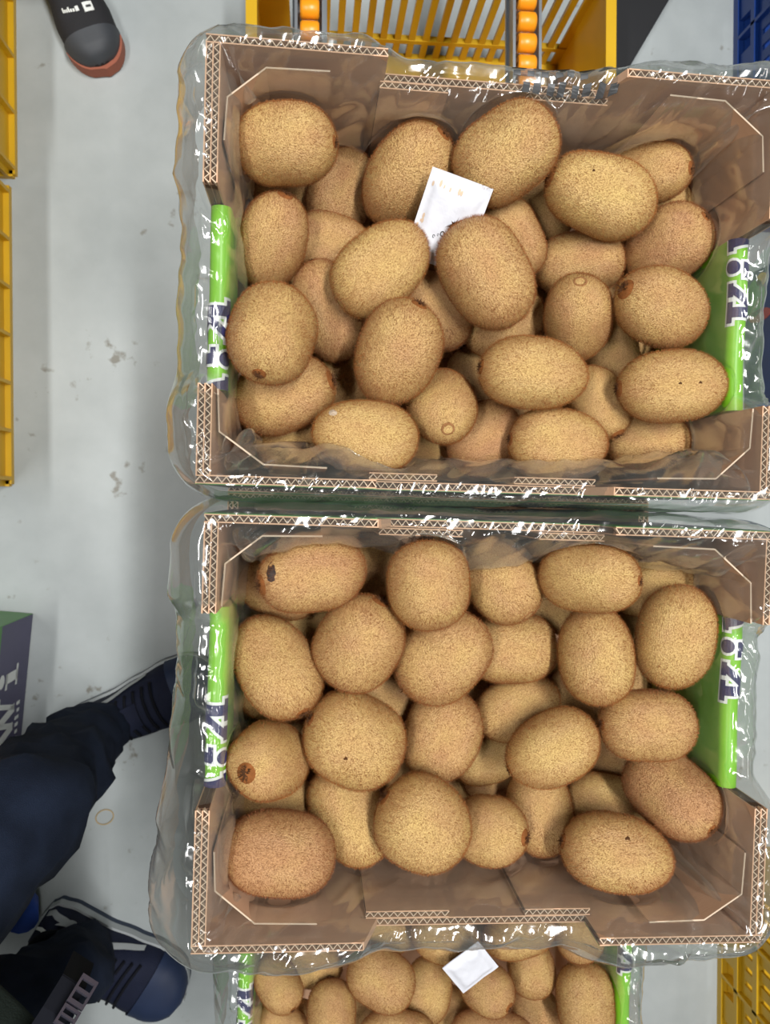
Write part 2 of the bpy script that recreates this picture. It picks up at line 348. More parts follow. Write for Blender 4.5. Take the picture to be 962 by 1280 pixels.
def make_box(name, label, loc, rz, flip=False, group='printed kiwi cartons', text=True, inner=True):
    root = empty(name, loc, rz + (math.pi if flip else 0)); tag(root, label, 'box', group)
    mb = MB(); mb.box((-HX + .001, -HY + .001, 0), (HX - .001, HY - .001, .005)); mb.build('bottom_panel', M['card'], root)
    nl, nr, nz = -.083, .088, .031
    for sy in (-1, 1):
        wall = MB(); fl = MB(); y = sy * (HY - .003)
        for a, b_ in ((-HX, nl), (nr, HX)):
            wall_mesh((a, y), (b_, y), .006, .005, BH, wall, fl)
        wall_mesh((nl, y), (nr, y), .006, .005, BH - nz, wall, fl)
        # slanted shoulder at one end of the notch
        wall.prism_axis([(nr - .013, BH - nz - .002), (nr, BH - nz - .002), (nr, BH - .0005), (nr - .001, BH - .0005)], 'y', y - .003, y + .003)
        wo = wall.build('long_side', [M['card'], M['core']], root); fl.build('flute', M['flute'], wo)
        # inner ply with a hand hole gap
        yi = sy * (HY - .0094)
        for a, b_, zt in ((-.086, -.036, BH - .029), (.022, .084, BH - .029)):
            ply = MB(); fl2 = MB()
            wall_mesh((a, yi), (b_, yi), .0055, .005, zt, ply, fl2)
            po = ply.build('inner_ply', [M['card'], M['core']], root); fl2.build('flute', M['flute'], po)
        pr = MB(); yo = sy * (HY + .0004)
        def panel(x0, x1, z0, z1, m_): pr.box((x0, min(yo, yo - sy*.0008), z0), (x1, max(yo, yo - sy*.0008), z1), m_)
        panel(-HX, HX, .002, BH - .07, 1); panel(-HX, nl, BH - .07, BH - .001, 0); panel(nr, HX, BH - .07, BH - .001, 0); panel(nl, nr, BH - .07, BH - nz - .001, 0)
        pn = pr.build('printed_panel', [M['dgreen'], M['navyp']], root)
        if text == 'side':
            polys, wd = word('KiWi'); t = MB(); sc = .075
            for q in polys:
                for zoff, g, mi in ((.0006, .0, 0),):
                    t.face([((p.x - wd/2)*sc*1.05*-sy, yo + sy*zoff, .05 + p.y*sc) for p in grow(q, g)], mi)
            t.build('lettering', M['white'], pn)
            t2 = MB()
            for k in range(11):
                x0 = (-.07 + .0125*k)*-sy; h_ = .010 + .006*((k*7) % 3)/2
                t2.box((min(x0, x0 + .006), yo - .0004 if sy < 0 else yo, .027), (max(x0, x0+.006), yo + .0005 if sy > 0 else yo + .0002, .027 + h_))
            t2.build('small_print', M['white'], pn)
    for sx in (-1, 1):
        x = sx * (HX - .005)
        for a, b_ in ((-HY + .006, LOW0), (LOW1, HY - .006)):
            wall = MB(); fl = MB()
            wall_mesh((x, a), (x, b_), .010, .005, BH, wall, fl, plies=2)
            wo = wall.build('end_side', [M['card'], M['core']], root); fl.build('flute', M['flute'], wo)
        # rolled flap, printed on its outer side
        S = .052 + math.pi*.0075 + (BH - LOWZ - .0075 - .004)
        ss = lin(0, .052, 4)[:-1] + lin(.052, .052 + math.pi*.0075, 12)[:-1] + lin(.052 + math.pi*.0075, S, 4)
        ys = lin(LOW0 + .001, LOW1 - .001, 12); f = MB()
        def P(s, y_, off=0.0):
            i0, z0 = flap_profile(max(0, s - .0003)); i1, z1 = flap_profile(s + .0003); t_ = Vector((i1 - i0, z1 - z0)).normalized()
            nn = Vector((t_.y, -t_.x))        # inset direction: outward normal in (inset,z)
            ii, zz = flap_profile(s); nb = Vector((-t_.y, t_.x))
            if s < .052: nb = Vector((1, 0))
            elif s > .052 + math.pi*.0075: nb = Vector((-1, 0))
            else:
                a = (s - .052)/.0075; nb = Vector((math.cos(a), math.sin(a)))
            wob = .0012*math.sin(y_*60 + sx) 
            return (sx*(HX - ii - nb.x*off), y_, zz + nb.y*off + wob)
        f.grid([[P(s, y_) for y_ in ys] for s in ss]); f.grid([[P(s, y_, -.0025) for y_ in ys] for s in ss])
        fo = f.build('printed_flap', M['green'], root, smooth=True)
        if text:
            polys, wd = word('KiWi'); sc = .034; wt = MB(); nt_ = MB()
            base = .052 + math.pi*.0075 + .012
            y_start = -.0145
            for q in polys:
                if y_start + min(p.x for p in q)*sc*1.05 > LOW1 - .002: continue
                for g, off, tgt in ((.06, .0005, wt), (0, .0009, nt_)):
                    for c in clip_subdiv(grow(q, g)):
                        pts = []
                        for p in c:
                            yy = y_start + p.x*sc*1.05 if sx > 0 else -(y_start + p.x*sc*1.05) + (LOW0 + LOW1)
                            pts.append(P(base - p.y*sc, min(max(yy, LOW0 + .001), LOW1 - .001), off))
                        if sx < 0: pts = pts[::-1]
                        tgt.face(pts)
            lo_ = wt.build('letter_outline', M['white'], fo); nt_.build('lettering', M['navy'], fo)
        if text == 'side':
            e = MB(); e.box((min(sx*HX, sx*(HX+.0008)), -HY, .002), (max(sx*HX, sx*(HX+.0008)), HY, BH - LOWZ - .02)); e.build('printed_panel', M['dgreen'], root)
    if inner:
        for sx in (-1, 1):
            for sy in (-1, 1):
                r1, r2, r3 = [random.uniform(.92, 1.08) for _ in range(3)]
                pts = [(HX - .0125, HY - .030 - .036*r1), (HX - .014, HY - .036*r2), (HX - .042*r3, HY - .0145), (HX - .046*r3 - .04*r1, HY - .0135)]
                pts = [(px*sx, py*sy) for px, py in pts]
                c = MB(); c.top = 1; c.ribbon(pts, .0012, .006, BH - random.uniform(.005, .014)); c.build('corner_post', [M['card'], M['edge']], root)
    return root
BOXES = {'U': ((.1308, .1549, .665), -1.6, False), 'L': ((.1272, -.1689, .665), -2.0, True), 'T': ((.130, -.482, .46), -1.8, False)}
R_ = math.radians
make_box('kiwi_box', "upper open cardboard carton full of kiwis, low rolled green flaps at both ends", BOXES['U'][0], R_(-1.6))
make_box('kiwi_box', "lower open cardboard carton full of kiwis, nearest the photographer's shoes", BOXES['L'][0], R_(-2.0), flip=True)
make_box('kiwi_box', "partly seen carton of kiwis standing lower at the bottom of the picture", BOXES['T'][0], R_(-1.8))
make_box('kiwi_box', "carton stacked underneath the upper open carton", (.1308, .1505, .46), R_(-1.8), inner=False)
make_box('kiwi_box', "carton stacked underneath the lower open carton", (.1213, -.1528, .46), R_(-1.8), flip=True, inner=False)

# ------------------------------------------------------------------ kiwis
def kiwi_body(seed, p, taper, lump):
    rnd = random.Random(seed); off = Vector((rnd.uniform(0, 50), rnd.uniform(0, 50), rnd.uniform(0, 50)))
    nu, nv = 30, 28; rows = []
    def pt(u, a):
        t = -math.cos(math.pi*u)                       # -1..1 along length
        r = max(0.0, 1 - abs(t)**p) ** (1/2.05) * (1 + taper*t)
        q = Vector((t, r*math.cos(a), r*math.sin(a)))
        d = 1 + lump*noise.noise(q*1.1 + off) + .018*math.cos(2*a + seed) + .012*math.cos(3*a + seed*2)
        return Vector((t*(1 + .3*lump*noise.noise(q*.9 - off)), q.y*d, q.z*d))
    rows = [[pt(u/nu, 2*math.pi*k/nv) for k in range(nv)] for u in range(1, nu)]
    mb = MB(); mb.grid(rows, closed=True)
    i = len(mb.v); mb.v += [tuple(pt(0, 0)), tuple(pt(1, 0))]; last = (nu - 2)*nv
    for k in range(nv):
        j = (k + 1) % nv; mb.f.append((i, j, k)); mb.f.append((i + 1, last + k, last + j)); mb.m += [0, 0]
    return mb, pt
def kiwi_fuzz(pt, seed, n_=15000):
    rnd = random.Random(seed*7 + 1); mb = MB()
    for _ in range(n_):
        t = rnd.uniform(-.995, .995); u = math.acos(-t)/math.pi; a = rnd.uniform(0, 2*math.pi)
        c = pt(u, a); du = pt(min(1, u + .01), a) - pt(max(0, u - .01), a); da = pt(u, a + .05) - pt(u, a - .05)
        nn = du.cross(da)
        if nn.length < 1e-9: continue
        nn.normalize()
        if nn.dot(c) < 0: nn.negate()
        tn = du.normalized()
        sd = nn.cross(tn)
        ln = rnd.uniform(.042, .082)
        th = rnd.uniform(0, 2*math.pi); w_ = .0042
        side = (tn*math.cos(th)*.75 + sd*math.sin(th)) * w_
        lean = (tn*rnd.uniform(-.5, .8)*.8 + sd*rnd.uniform(-.7, .7)).normalized() * rnd.uniform(.1, .9)
        c = c - nn*.004
        mb.face([c - side, c + side, c + (nn + lean).normalized()*ln])
    return mb
VAR = []
for k, (p, tp, lu) in enumerate(((2.3, .03, .07), (2.6, 0, .06), (2.15, .06, .08), (2.9, .02, .05), (2.4, -.05, .09), (2.2, 0, .06), (2.5, .08, .08), (2.7, -.03, .07))):
    mb, pt = kiwi_body(k + 1, p, tp, lu)
    VAR.append((mb.mesh('kiwi_body', M['kiwi'], smooth=True), kiwi_fuzz(pt, k + 1).mesh('kiwi_fuzz', M['fuzz']), pt(0, 0).x, pt(1, 0).x))
# stem scar: a sunken ring; dried blossom: rust ring with bristles (unit space, facing +x)
sc = MB(); seg = 18
prof = [(-.075, .0), (.004, .0), (.012, .045), (-.004, .07), (.0, .095), (.014, .12), (.006, .15), (-.03, .175)]
sc.grid([[(x, r*math.cos(2*math.pi*k/seg), r*math.sin(2*math.pi*k/seg)) for k in range(seg)] for x, r in prof[1:]], closed=True)
SCAR = sc.mesh('stem_scar', M['kiwi_end'], smooth=True)
bl = MB()
bl.grid([[(x, r*math.cos(2*math.pi*k/seg), r*math.sin(2*math.pi*k/seg)) for k in range(seg)] for x, r in ((.020, .001), (.019, .04), (.012, .09), (-.002, .15), (-.035, .20))], closed=True)
BLOS = bl.mesh('blossom_end', M['kiwi_rust'], smooth=True)
br = MB(); rnd = random.Random(4)
for k in range(34):
    a = rnd.uniform(0, 6.283); r = rnd.uniform(.0, .10); l = rnd.uniform(.05, .13); a2 = a + rnd.uniform(-1.2, 1.2)
    p = Vector((.012, r*math.cos(a), r*math.sin(a))); q = p + Vector((l*.55, l*math.cos(a2), l*math.sin(a2))); s_ = Vector((0, -math.sin(a2), math.cos(a2)))*.013; up = Vector((.012, 0, 0))
    br.face([p - s_, p + s_, q]); br.face([p - s_, p + up, q]); br.face([p + s_, p + up, q])
BRIS = br.mesh('dried_bristles', M['kiwi_tip'])
from mathutils.bvhtree import BVHTree
SPOTS = {   # little marks on single fruits: (pixel x, y, half width, half height, material)
 'two tiny dark specks': ((850, 479, 2.4, 1.6, 'kiwi_tip'), (875, 478, 2.2, 1.8, 'kiwi_tip')),
 'small white spot': ((416, 516, 5.5, 4, 'edge'),),
 'black bruised': ((339, 716, 6, 13, 'kiwi_bruise'),),
 'single dark speck': ((432, 948, 2.6, 2.2, 'kiwi_tip'),),
 'big egg shaped': ((784, 1048, 3.2, 2.6, 'kiwi_tip'),),
 'largest smooth': ((742, 213, 1.8, 1.6, 'kiwi_tip'),),
}
KIWIS = [
('U',-0.0195,0.2585,0.8282,0.215,-0.9633,-0.0088,-0.1605,0.0779,0.0582,0.0547,'b',0.45,'plump kiwi in the top left corner of the upper box, tip pointing right'),
('U',0.025,0.2591,0.7397,-0.1304,0.5688,-0.7978,-0.1516,0.0762,0.0566,0.0532,'b',0.7,'brown kiwi half hidden behind the top left corner fruit of the upper box'),
('U',-0.0311,0.1991,0.7944,0.2406,-0.7687,-0.553,-0.2131,0.0775,0.0533,0.0501,'b',0.65,'upright brown kiwi with dark stalk on top, against the left wall of upper box'),
('U',0.0749,0.2552,0.7894,-0.2222,0.8552,0.3703,0.2865,0.0895,0.0667,0.0627,'b',0.5,'large kiwi whose lower right side is covered by the white sachet'),
('U',0.1445,0.2569,0.8307,-0.1652,0.9283,0.2855,0.1718,0.0839,0.0649,0.061,'s',0.45,'big golden kiwi at the top middle of the upper box, right above the sachet'),
('U',0.2229,0.2354,0.8163,0.0309,-0.1314,-0.9623,-0.2362,0.0926,0.0618,0.058,'b',0.25,'largest smooth yellowish kiwi in the upper right of the upper box, slightly tilted down'),
('U',0.2708,0.2634,0.7921,0.1935,-0.9093,-0.0106,-0.3684,0.0732,0.0488,0.0459,'b',0.5,'kiwi with orange tip partly behind the smooth yellowish one, upper right of upper box'),
('U',0.3009,0.2507,0.7596,-0.0693,0.8645,0.4173,0.2715,0.0481,0.0428,0.0402,'s',0.4,'small wedge of kiwi squeezed below the orange tipped one, right wall of upper box'),
('U',0.2917,0.2077,0.787,-0.1285,0.8549,0.2993,0.4038,0.0749,0.0608,0.0571,'b',0.8,'pinkish brown kiwi with pale frayed stalk beside the right green flap of upper box'),
('U',0.2689,0.1465,0.8244,-0.1406,0.1775,0.9455,0.2341,0.0827,0.059,0.0555,'b',0.5,'round kiwi with a rusty scar on its upper left, right side of the upper box'),
('U',0.2774,0.0862,0.8246,0.0491,-0.0202,0.9964,0.0655,0.0859,0.0573,0.0538,'b',0.4,'long level kiwi with two tiny dark specks, lower right of the upper box'),
('U',0.2106,0.1424,0.8005,-0.2303,0.5746,0.6443,0.4491,0.0824,0.0562,0.0528,'s',0.55,'upright kiwi with a round stem ring near its top, right half of upper box'),
('U',0.2218,0.1964,0.7702,0.1725,-0.0566,0.9738,0.1367,0.0772,0.0542,0.0509,'b',0.6,'shaded kiwi lying just above the upright one with the stem ring, upper box'),
('U',0.1599,0.2109,0.7832,-0.1983,0.8754,-0.4391,0.0398,0.0716,0.0519,0.0488,'b',0.6,'orange edged kiwi peeking out right of the fruit that pins the sachet'),
('U',0.1307,0.1694,0.8242,-0.1734,0.8702,-0.4603,0.0295,0.0895,0.0662,0.0623,'s',0.6,'big brown kiwi pinning down the bottom of the white sachet'),
('U',0.0519,0.1737,0.8173,0.0577,0.3563,-0.9305,-0.063,0.0868,0.0579,0.0544,'s',0.3,'golden oval kiwi slanting left of the sachet, pale nub at its lower end'),
('U',0.0131,0.1501,0.7776,-0.1041,0.8067,-0.5784,-0.0614,0.0836,0.0514,0.0483,'s',0.75,'dark kiwi mostly hidden below the slanting golden one, left half of upper box'),
('U',0.0162,0.208,0.7628,-0.1598,0.9754,-0.1514,-0.0125,0.0725,0.0503,0.0473,'s',0.7,'kiwi deep in shadow between the stalked left wall fruit and the slanting golden one'),
('U',0.099,0.1528,0.776,0.1418,-0.8957,0.4209,-0.0224,0.0722,0.0523,0.0492,'b',0.85,'reddish kiwi wedged under the fruit that pins the sachet, centre of upper box'),
('U',0.0626,0.1075,0.829,0.1392,-0.8043,-0.5264,-0.2378,0.084,0.0654,0.0615,'b',0.55,'egg shaped brown kiwi with orange top edge, centre left of the upper box'),
('U',-0.0291,0.1176,0.8403,0.2452,0.5796,-0.7699,0.1058,0.0782,0.0641,0.0603,'b',0.5,'round kiwi by the left wall of upper box, dark dried blossom end up'),
('U',-0.0223,0.0803,0.7908,-0.0957,0.9711,0.1479,0.1608,0.0851,0.0598,0.0562,'b',0.6,'kiwi tucked beneath the round one with the dark blossom end, lower left of upper box'),
('U',0.0288,0.0929,0.7397,0.0688,-0.7653,0.6393,0.03,0.0675,0.0493,0.0464,'s',0.5,'sliver of kiwi visible left of the egg shaped one in upper box'),
('U',0.0388,0.0464,0.8285,-0.0417,0.9964,-0.0671,0.032,0.0809,0.051,0.0479,'s',0.3,'smooth golden kiwi with a small white spot at the bottom left edge of upper box'),
('U',-0.0105,0.0474,0.7485,0.0332,-0.9952,-0.0908,0.0119,0.0749,0.0482,0.0453,'s',0.4,'kiwi under film in the bottom left corner of the upper box'),
('U',0.1021,0.0737,0.7938,0.2251,0.664,-0.5654,0.4344,0.0836,0.0557,0.0524,'s',0.5,'kiwi with its ringed stem end pointing straight at the viewer, bottom middle of upper box'),
('U',0.1599,0.1468,0.7634,-0.0822,0.9695,0.1851,0.1379,0.0736,0.0519,0.0488,'b',0.55,'kiwi showing only a band below the sachet pinning fruit, upper box'),
('U',0.167,0.0943,0.8273,0.0375,-0.048,-0.9935,-0.0958,0.0869,0.0579,0.0544,'b',0.35,'golden kiwi lying level right of the bottom middle in upper box, orange left tip'),
('U',0.1455,0.1019,0.7252,0.1283,-0.7656,0.6295,-0.0331,0.0702,0.0534,0.0502,'s',0.6,'dim kiwi showing left of the level golden one, upper box'),
('U',0.2345,0.0785,0.7833,-0.054,0.8246,-0.4911,0.2756,0.0682,0.0455,0.0428,'b',0.45,'kiwi pointing its dark tip down right between two level fruits of the upper box'),
('U',0.2827,0.0483,0.77,-0.0398,0.9765,-0.0309,0.2094,0.0709,0.0514,0.0483,'s',0.55,'kiwi half shaded at the bottom right edge of the upper box'),
('U',0.1945,0.0435,0.8028,0.0211,-0.03,-0.9984,-0.0434,0.0819,0.0546,0.0513,'b',0.45,'kiwi along the bottom edge of upper box partly covered by wrinkled film'),
('U',0.1437,0.0492,0.7646,-0.0058,-0.9167,-0.383,-0.1133,0.0691,0.0564,0.0531,'s',0.9,'reddish shaded kiwi at the bottom edge of upper box next to the film covered one'),
('U',0.0991,0.0404,0.7287,-0.0326,0.9929,-0.0863,0.0747,0.0591,0.0421,0.0396,'s',0.5,'tiny visible piece of kiwi under the ringed end one, upper box bottom edge'),
('U',0.2582,0.1264,0.752,-0.188,0.7601,-0.6158,0.0873,0.0632,0.0476,0.0447,'s',0.6,'dark kiwi visible between the upright ringed one and the level right one, upper box'),
('U',0.1953,0.2473,0.7513,-0.2207,0.8579,-0.4624,0.0389,0.0643,0.0504,0.0473,'s',0.6,'shadowed kiwi in the gap below the big top middle one, upper box'),
('U',-0.0272,0.0513,0.7011,0.996,0.0035,-0.046,0.0761,0.072,0.052,0.05,'',0.6,'dark kiwi deep in the bottom left corner of the upper box'),
('U',-0.0211,0.2672,0.7034,0.9973,-0.0012,-0.0711,-0.0162,0.072,0.052,0.05,'',0.6,'dark kiwi glimpsed between the corner fruit and the dark stalked one, upper box'),
('U',0.0503,0.0491,0.701,0.9962,-0.0014,0.0161,0.0859,0.072,0.052,0.05,'',0.6,'buried kiwi below the white spotted golden one at the upper box bottom edge'),
('U',0.0563,0.265,0.6981,-0.9936,-0.0055,0.0555,-0.0985,0.072,0.052,0.05,'',0.6,'buried kiwi below the large sachet covered one in the upper box'),
('U',0.1308,0.1549,0.6989,0.9967,-0.0021,0.0274,0.0765,0.072,0.052,0.05,'',0.6,'buried kiwi right of the egg shaped one in the upper box'),
('U',0.2053,0.0448,0.6994,-1.0,-0.0,0.001,-0.0018,0.072,0.052,0.05,'',0.6,'buried kiwi left of the film covered one at the upper box bottom edge'),
('U',0.2098,0.2067,0.7013,0.9975,-0.0016,-0.0654,-0.0251,0.072,0.052,0.05,'',0.6,'buried kiwi left of the upright ring scarred one in the upper box'),
('U',0.2827,0.0426,0.6993,-0.9989,0.0002,-0.0054,-0.046,0.072,0.052,0.05,'',0.6,'buried kiwi between the film covered and half shaded ones, upper box bottom edge'),
('U',0.2857,0.1506,0.7028,0.9993,-0.0006,0.0185,0.0338,0.072,0.052,0.05,'',0.6,'buried kiwi between the rusty scarred one and the long level one, upper box'),
('L',-0.0005,-0.0561,0.8358,0.1914,0.0911,-0.9754,0.0605,0.0842,0.0561,0.0528,'b',0.7,'kiwi in the top left corner of the lower box with a black bruised left end'),
('L',0.0843,-0.0641,0.8429,0.0094,-0.7382,0.6688,-0.0871,0.0677,0.0621,0.0583,'s',0.5,'second kiwi from the left along the top edge of the lower box'),
('L',0.148,-0.0659,0.7951,0.0623,0.8646,-0.4181,0.2717,0.0792,0.0551,0.0518,'s',0.5,'kiwi with a broken stalk at its lower right end near the top of lower box'),
('L',0.2087,-0.0613,0.8341,0.0438,0.9384,-0.0156,0.3425,0.0793,0.0529,0.0497,'b',0.4,'long golden kiwi at the top edge of the lower box, right of centre'),
('L',0.2837,-0.0759,0.77,0.0657,0.9723,0.0778,0.2106,0.0816,0.0488,0.0459,'s',0.35,'kiwi poking out behind the right end of the long golden one in lower box'),
('L',0.2842,-0.1093,0.8196,0.2044,0.7701,0.5913,0.1244,0.0845,0.0609,0.0573,'s',0.4,'olive kiwi standing upright at the right wall of lower box above the green flap'),
('L',0.2206,-0.1229,0.8188,-0.0521,0.7056,-0.6791,0.1954,0.08,0.0614,0.0577,'s',0.4,'upright barrel shaped kiwi with a lengthwise ridge, right of centre in lower box'),
('L',0.1629,-0.124,0.7801,0.0931,0.9873,-0.014,0.1283,0.0769,0.06,0.0564,'s',0.5,'squarish kiwi left of the ridged barrel shaped one in lower box'),
('L',0.1012,-0.1244,0.8108,-0.0727,-0.9214,-0.3312,-0.1896,0.0836,0.066,0.0621,'s',0.6,'plump kiwi in the centre of lower box, reddish stem scar at its upper right'),
('L',0.0345,-0.1101,0.8218,0.0035,0.8471,0.5157,0.1278,0.0763,0.0664,0.0625,'b',0.6,'olive brown plump kiwi with orange top edge, left of the centre one in lower box'),
('L',-0.0285,-0.1293,0.8048,0.1859,0.8423,-0.4725,0.1808,0.0888,0.0592,0.0556,'b',0.5,'long kiwi slanting down right along the left wall of the lower box'),
('L',0.0315,-0.185,0.8165,0.1116,-0.2369,-0.9596,0.1026,0.0804,0.0707,0.0665,'b',0.4,'large round kiwi with a single dark speck, left half of lower box'),
('L',0.1036,-0.1923,0.7863,-0.1691,-0.8066,-0.566,0.0191,0.0782,0.0629,0.0591,'s',0.6,'ridged kiwi directly below the centre one in lower box'),
('L',0.1725,-0.1782,0.765,0.0518,0.16,-0.9688,0.1819,0.078,0.052,0.0489,'s',0.45,'kiwi with frayed lower left stalk under the squarish one in lower box'),
('L',0.1856,-0.1956,0.8184,0.1854,0.9518,0.2184,0.1096,0.0774,0.0586,0.0551,'s',0.35,'pale golden kiwi resting right of the middle of lower box'),
('L',0.2612,-0.1783,0.8218,-0.0378,0.019,0.9887,-0.1437,0.0796,0.0564,0.0531,'b',0.6,'kiwi with an orange blossom scar at left, beside the right flap of lower box'),
('L',-0.0347,-0.2009,0.8113,-0.5209,-0.1306,0.8068,-0.2464,0.0679,0.0606,0.057,'b',0.5,'round kiwi by the left wall of lower box showing a rusty scar on its face'),
('L',0.0291,-0.2532,0.79,0.1592,0.8444,-0.4982,0.1157,0.0842,0.0599,0.0563,'s',0.4,'kiwi with a bumpy outline lying below the large round one, lower box'),
('L',0.0828,-0.2465,0.8296,0.043,-0.3026,-0.9444,0.1209,0.0755,0.0674,0.0634,'b',0.4,'wide round kiwi with an orange spot at its upper left, bottom middle of lower box'),
('L',-0.025,-0.2646,0.8281,-0.2156,-0.9749,0.0546,0.0071,0.0843,0.0615,0.0578,'s',0.95,'dark reddish brown blocky kiwi in the bottom left corner of the lower box'),
('L',0.1397,-0.2663,0.7991,-0.2051,-0.932,0.0579,-0.2933,0.0653,0.0543,0.051,'b',0.5,'kiwi with a dark tip pointing right at the bottom middle of the lower box'),
('L',0.1897,-0.263,0.7732,-0.0481,-0.7185,0.6538,-0.2323,0.0748,0.056,0.0526,'s',0.55,'upright kiwi partly hidden under the pale golden one in lower box'),
('L',0.233,-0.2745,0.831,0.0298,0.1113,0.9773,-0.1776,0.0887,0.0609,0.0572,'b',0.5,'big egg shaped kiwi at the bottom right of lower box, dark tip on its left'),
('L',0.2838,-0.2355,0.8152,0.1458,0.8342,-0.3278,0.4187,0.0829,0.0603,0.0567,'b',0.9,'dark fuzzy kiwi with a black tip below the right green flap of lower box'),
('L',0.2508,-0.2606,0.7671,0.1757,0.9668,-0.0255,0.1836,0.0737,0.0471,0.0443,'s',0.4,'shaded kiwi behind the big egg shaped one in lower box'),
('L',0.152,-0.226,0.7485,0.1788,0.9666,0.1649,0.0812,0.0653,0.0433,0.0407,'s',0.4,'little visible kiwi between the ridged one and the pale golden one in lower box'),
('L',0.2648,-0.2323,0.7264,-0.0905,-0.9119,0.3319,-0.2237,0.0628,0.0522,0.0491,'s',0.7,'brown kiwi down in the gap right of the pale golden one, lower box'),
('L',-0.0279,-0.0741,0.7722,0.0653,0.9813,-0.1804,-0.0146,0.0671,0.0462,0.0434,'s',0.7,'kiwi showing below the bruised corner fruit by the left wall of lower box'),
('L',-0.0006,-0.1085,0.7416,-0.0793,-0.9806,0.1789,-0.0128,0.063,0.0473,0.0444,'s',0.4,'small visible kiwi in the gap left of the olive brown plump one in lower box'),
('L',-0.03,-0.253,0.7603,0.1885,0.9799,-0.0625,-0.0162,0.074,0.0483,0.0454,'s',0.5,'kiwi squeezed between the rusty scarred one and the dark reddish corner one, lower box'),
('L',0.0595,-0.1693,0.7478,-0.1108,-0.9571,0.2565,-0.0763,0.064,0.0483,0.0454,'s',0.7,'dim kiwi in the gap above the large round one in lower box'),
('L',0.2078,-0.0937,0.752,-0.0415,-0.9708,0.171,-0.1631,0.062,0.0485,0.0456,'s',0.6,'dim kiwi in the gap under the long golden one in lower box'),
('L',0.2361,-0.176,0.7453,0.0959,0.9641,-0.164,0.1856,0.0646,0.0518,0.0487,'s',0.7,'dim kiwi in the gap below the ridged barrel shaped one, lower box'),
('L',-0.0296,-0.2175,0.6983,-0.9989,-0.0,-0.0009,0.046,0.072,0.052,0.05,'',0.6,'deepest kiwi just above the rusty scarred one at the lower box left wall'),
('L',-0.0239,-0.0556,0.7024,0.9999,-0.0,-0.0147,-0.0023,0.072,0.052,0.05,'',0.6,'buried kiwi in the top left corner behind the bruised fruit of lower box'),
('L',0.0516,-0.1122,0.6998,-0.9958,-0.0042,0.0681,-0.0614,0.072,0.052,0.05,'',0.6,'buried kiwi right of the olive brown plump one in lower box'),
('L',0.0535,-0.0583,0.6983,-0.9993,-0.0005,-0.0358,0.0141,0.072,0.052,0.05,'',0.6,'buried kiwi at the top edge just right of the bruised one, lower box'),
('L',0.1234,-0.2768,0.7032,0.992,0.0046,0.0377,-0.1205,0.072,0.052,0.05,'',0.6,'buried kiwi upper right of the wide round one in lower box'),
('L',0.1272,-0.1689,0.7021,-0.9931,-0.005,-0.0458,0.1083,0.072,0.052,0.05,'',0.6,"buried kiwi right of the plump centre fruit's lower end, lower box"),
('L',0.1291,-0.1149,0.7007,-1.0,-0.0,0.0074,-0.0004,0.072,0.052,0.05,'',0.6,'buried kiwi above the plump centre fruit beside the broken stalk, lower box'),
('L',0.131,-0.061,0.7035,0.9984,0.0001,0.0017,-0.0564,0.072,0.052,0.05,'',0.6,'buried kiwi at the lower box top edge left of the broken stalked one'),
('L',0.2084,-0.0637,0.7039,0.9997,-0.0003,-0.0152,-0.0206,0.072,0.052,0.05,'',0.6,'buried kiwi at the lower box top edge left of the long golden one'),
('L',0.2821,-0.1743,0.6999,-0.9988,0.0011,0.0422,0.026,0.072,0.052,0.05,'',0.6,'buried kiwi above the orange blossom scarred one in lower box'),
('L',0.284,-0.1203,0.6986,0.9995,0.0,-0.0011,0.0314,0.072,0.052,0.05,'',0.6,"buried kiwi just right of the ridged barrel shaped one's top, lower box"),
('L',0.2859,-0.0664,0.7009,0.9967,0.0031,-0.0483,0.0648,0.072,0.052,0.05,'',0.6,'buried kiwi at the lower box top edge behind the long golden one'),
('L',-0.0277,-0.1635,0.7517,0.9972,0.0023,0.0659,-0.0346,0.072,0.052,0.05,'',0.6,'shadowed kiwi between the slanting left wall fruit and the rusty scarred one, lower box'),
('L',0.0535,-0.0583,0.7554,-0.9993,-0.0002,-0.0376,0.0049,0.072,0.052,0.05,'',0.6,'shadowed kiwi filling the gap between the first two along the lower box top edge'),
('T',-0.0365,-0.4984,0.6155,0.3318,0.8121,-0.4054,0.2571,0.0606,0.0442,0.0416,'b',0.5,'kiwi in the left of the bottom most box with a dark tip pointing down right'),
('T',-0.0338,-0.562,0.587,-0.2966,-0.9395,0.1686,-0.0317,0.061,0.0423,0.0398,'s',0.55,'kiwi at the very bottom left of the bottom most box'),
('T',0.018,-0.5273,0.6199,-0.2032,-0.6874,0.665,-0.2098,0.0609,0.0508,0.0477,'s',0.55,'upright oval brown kiwi in the bottom most box, second from left'),
('T',-0.0065,-0.502,0.5774,0.2713,0.9609,-0.0533,0.0118,0.0774,0.0459,0.0431,'s',0.4,'kiwi at the left just under the film edge of the bottom most box'),
('T',0.0684,-0.4929,0.6249,0.2598,0.9317,-0.2314,0.1045,0.0731,0.0573,0.0538,'s',0.6,'broad kiwi left of the middle just under the film edge in the bottom most box'),
('T',0.1232,-0.5362,0.5813,0.1189,0.5728,-0.7658,0.267,0.0705,0.0533,0.0501,'s',0.4,'golden upright kiwi left of the small white sachet in the bottom most box'),
('T',0.1814,-0.5163,0.613,0.2848,0.8538,-0.2718,0.3408,0.0637,0.0513,0.0482,'b',0.65,'kiwi right under the small white sachet of the bottom most box'),
('T',0.2406,-0.5216,0.5753,-0.1205,-0.7149,0.631,-0.276,0.0634,0.0548,0.0515,'s',0.5,'kiwi under the film edge in the right half of the bottom most box'),
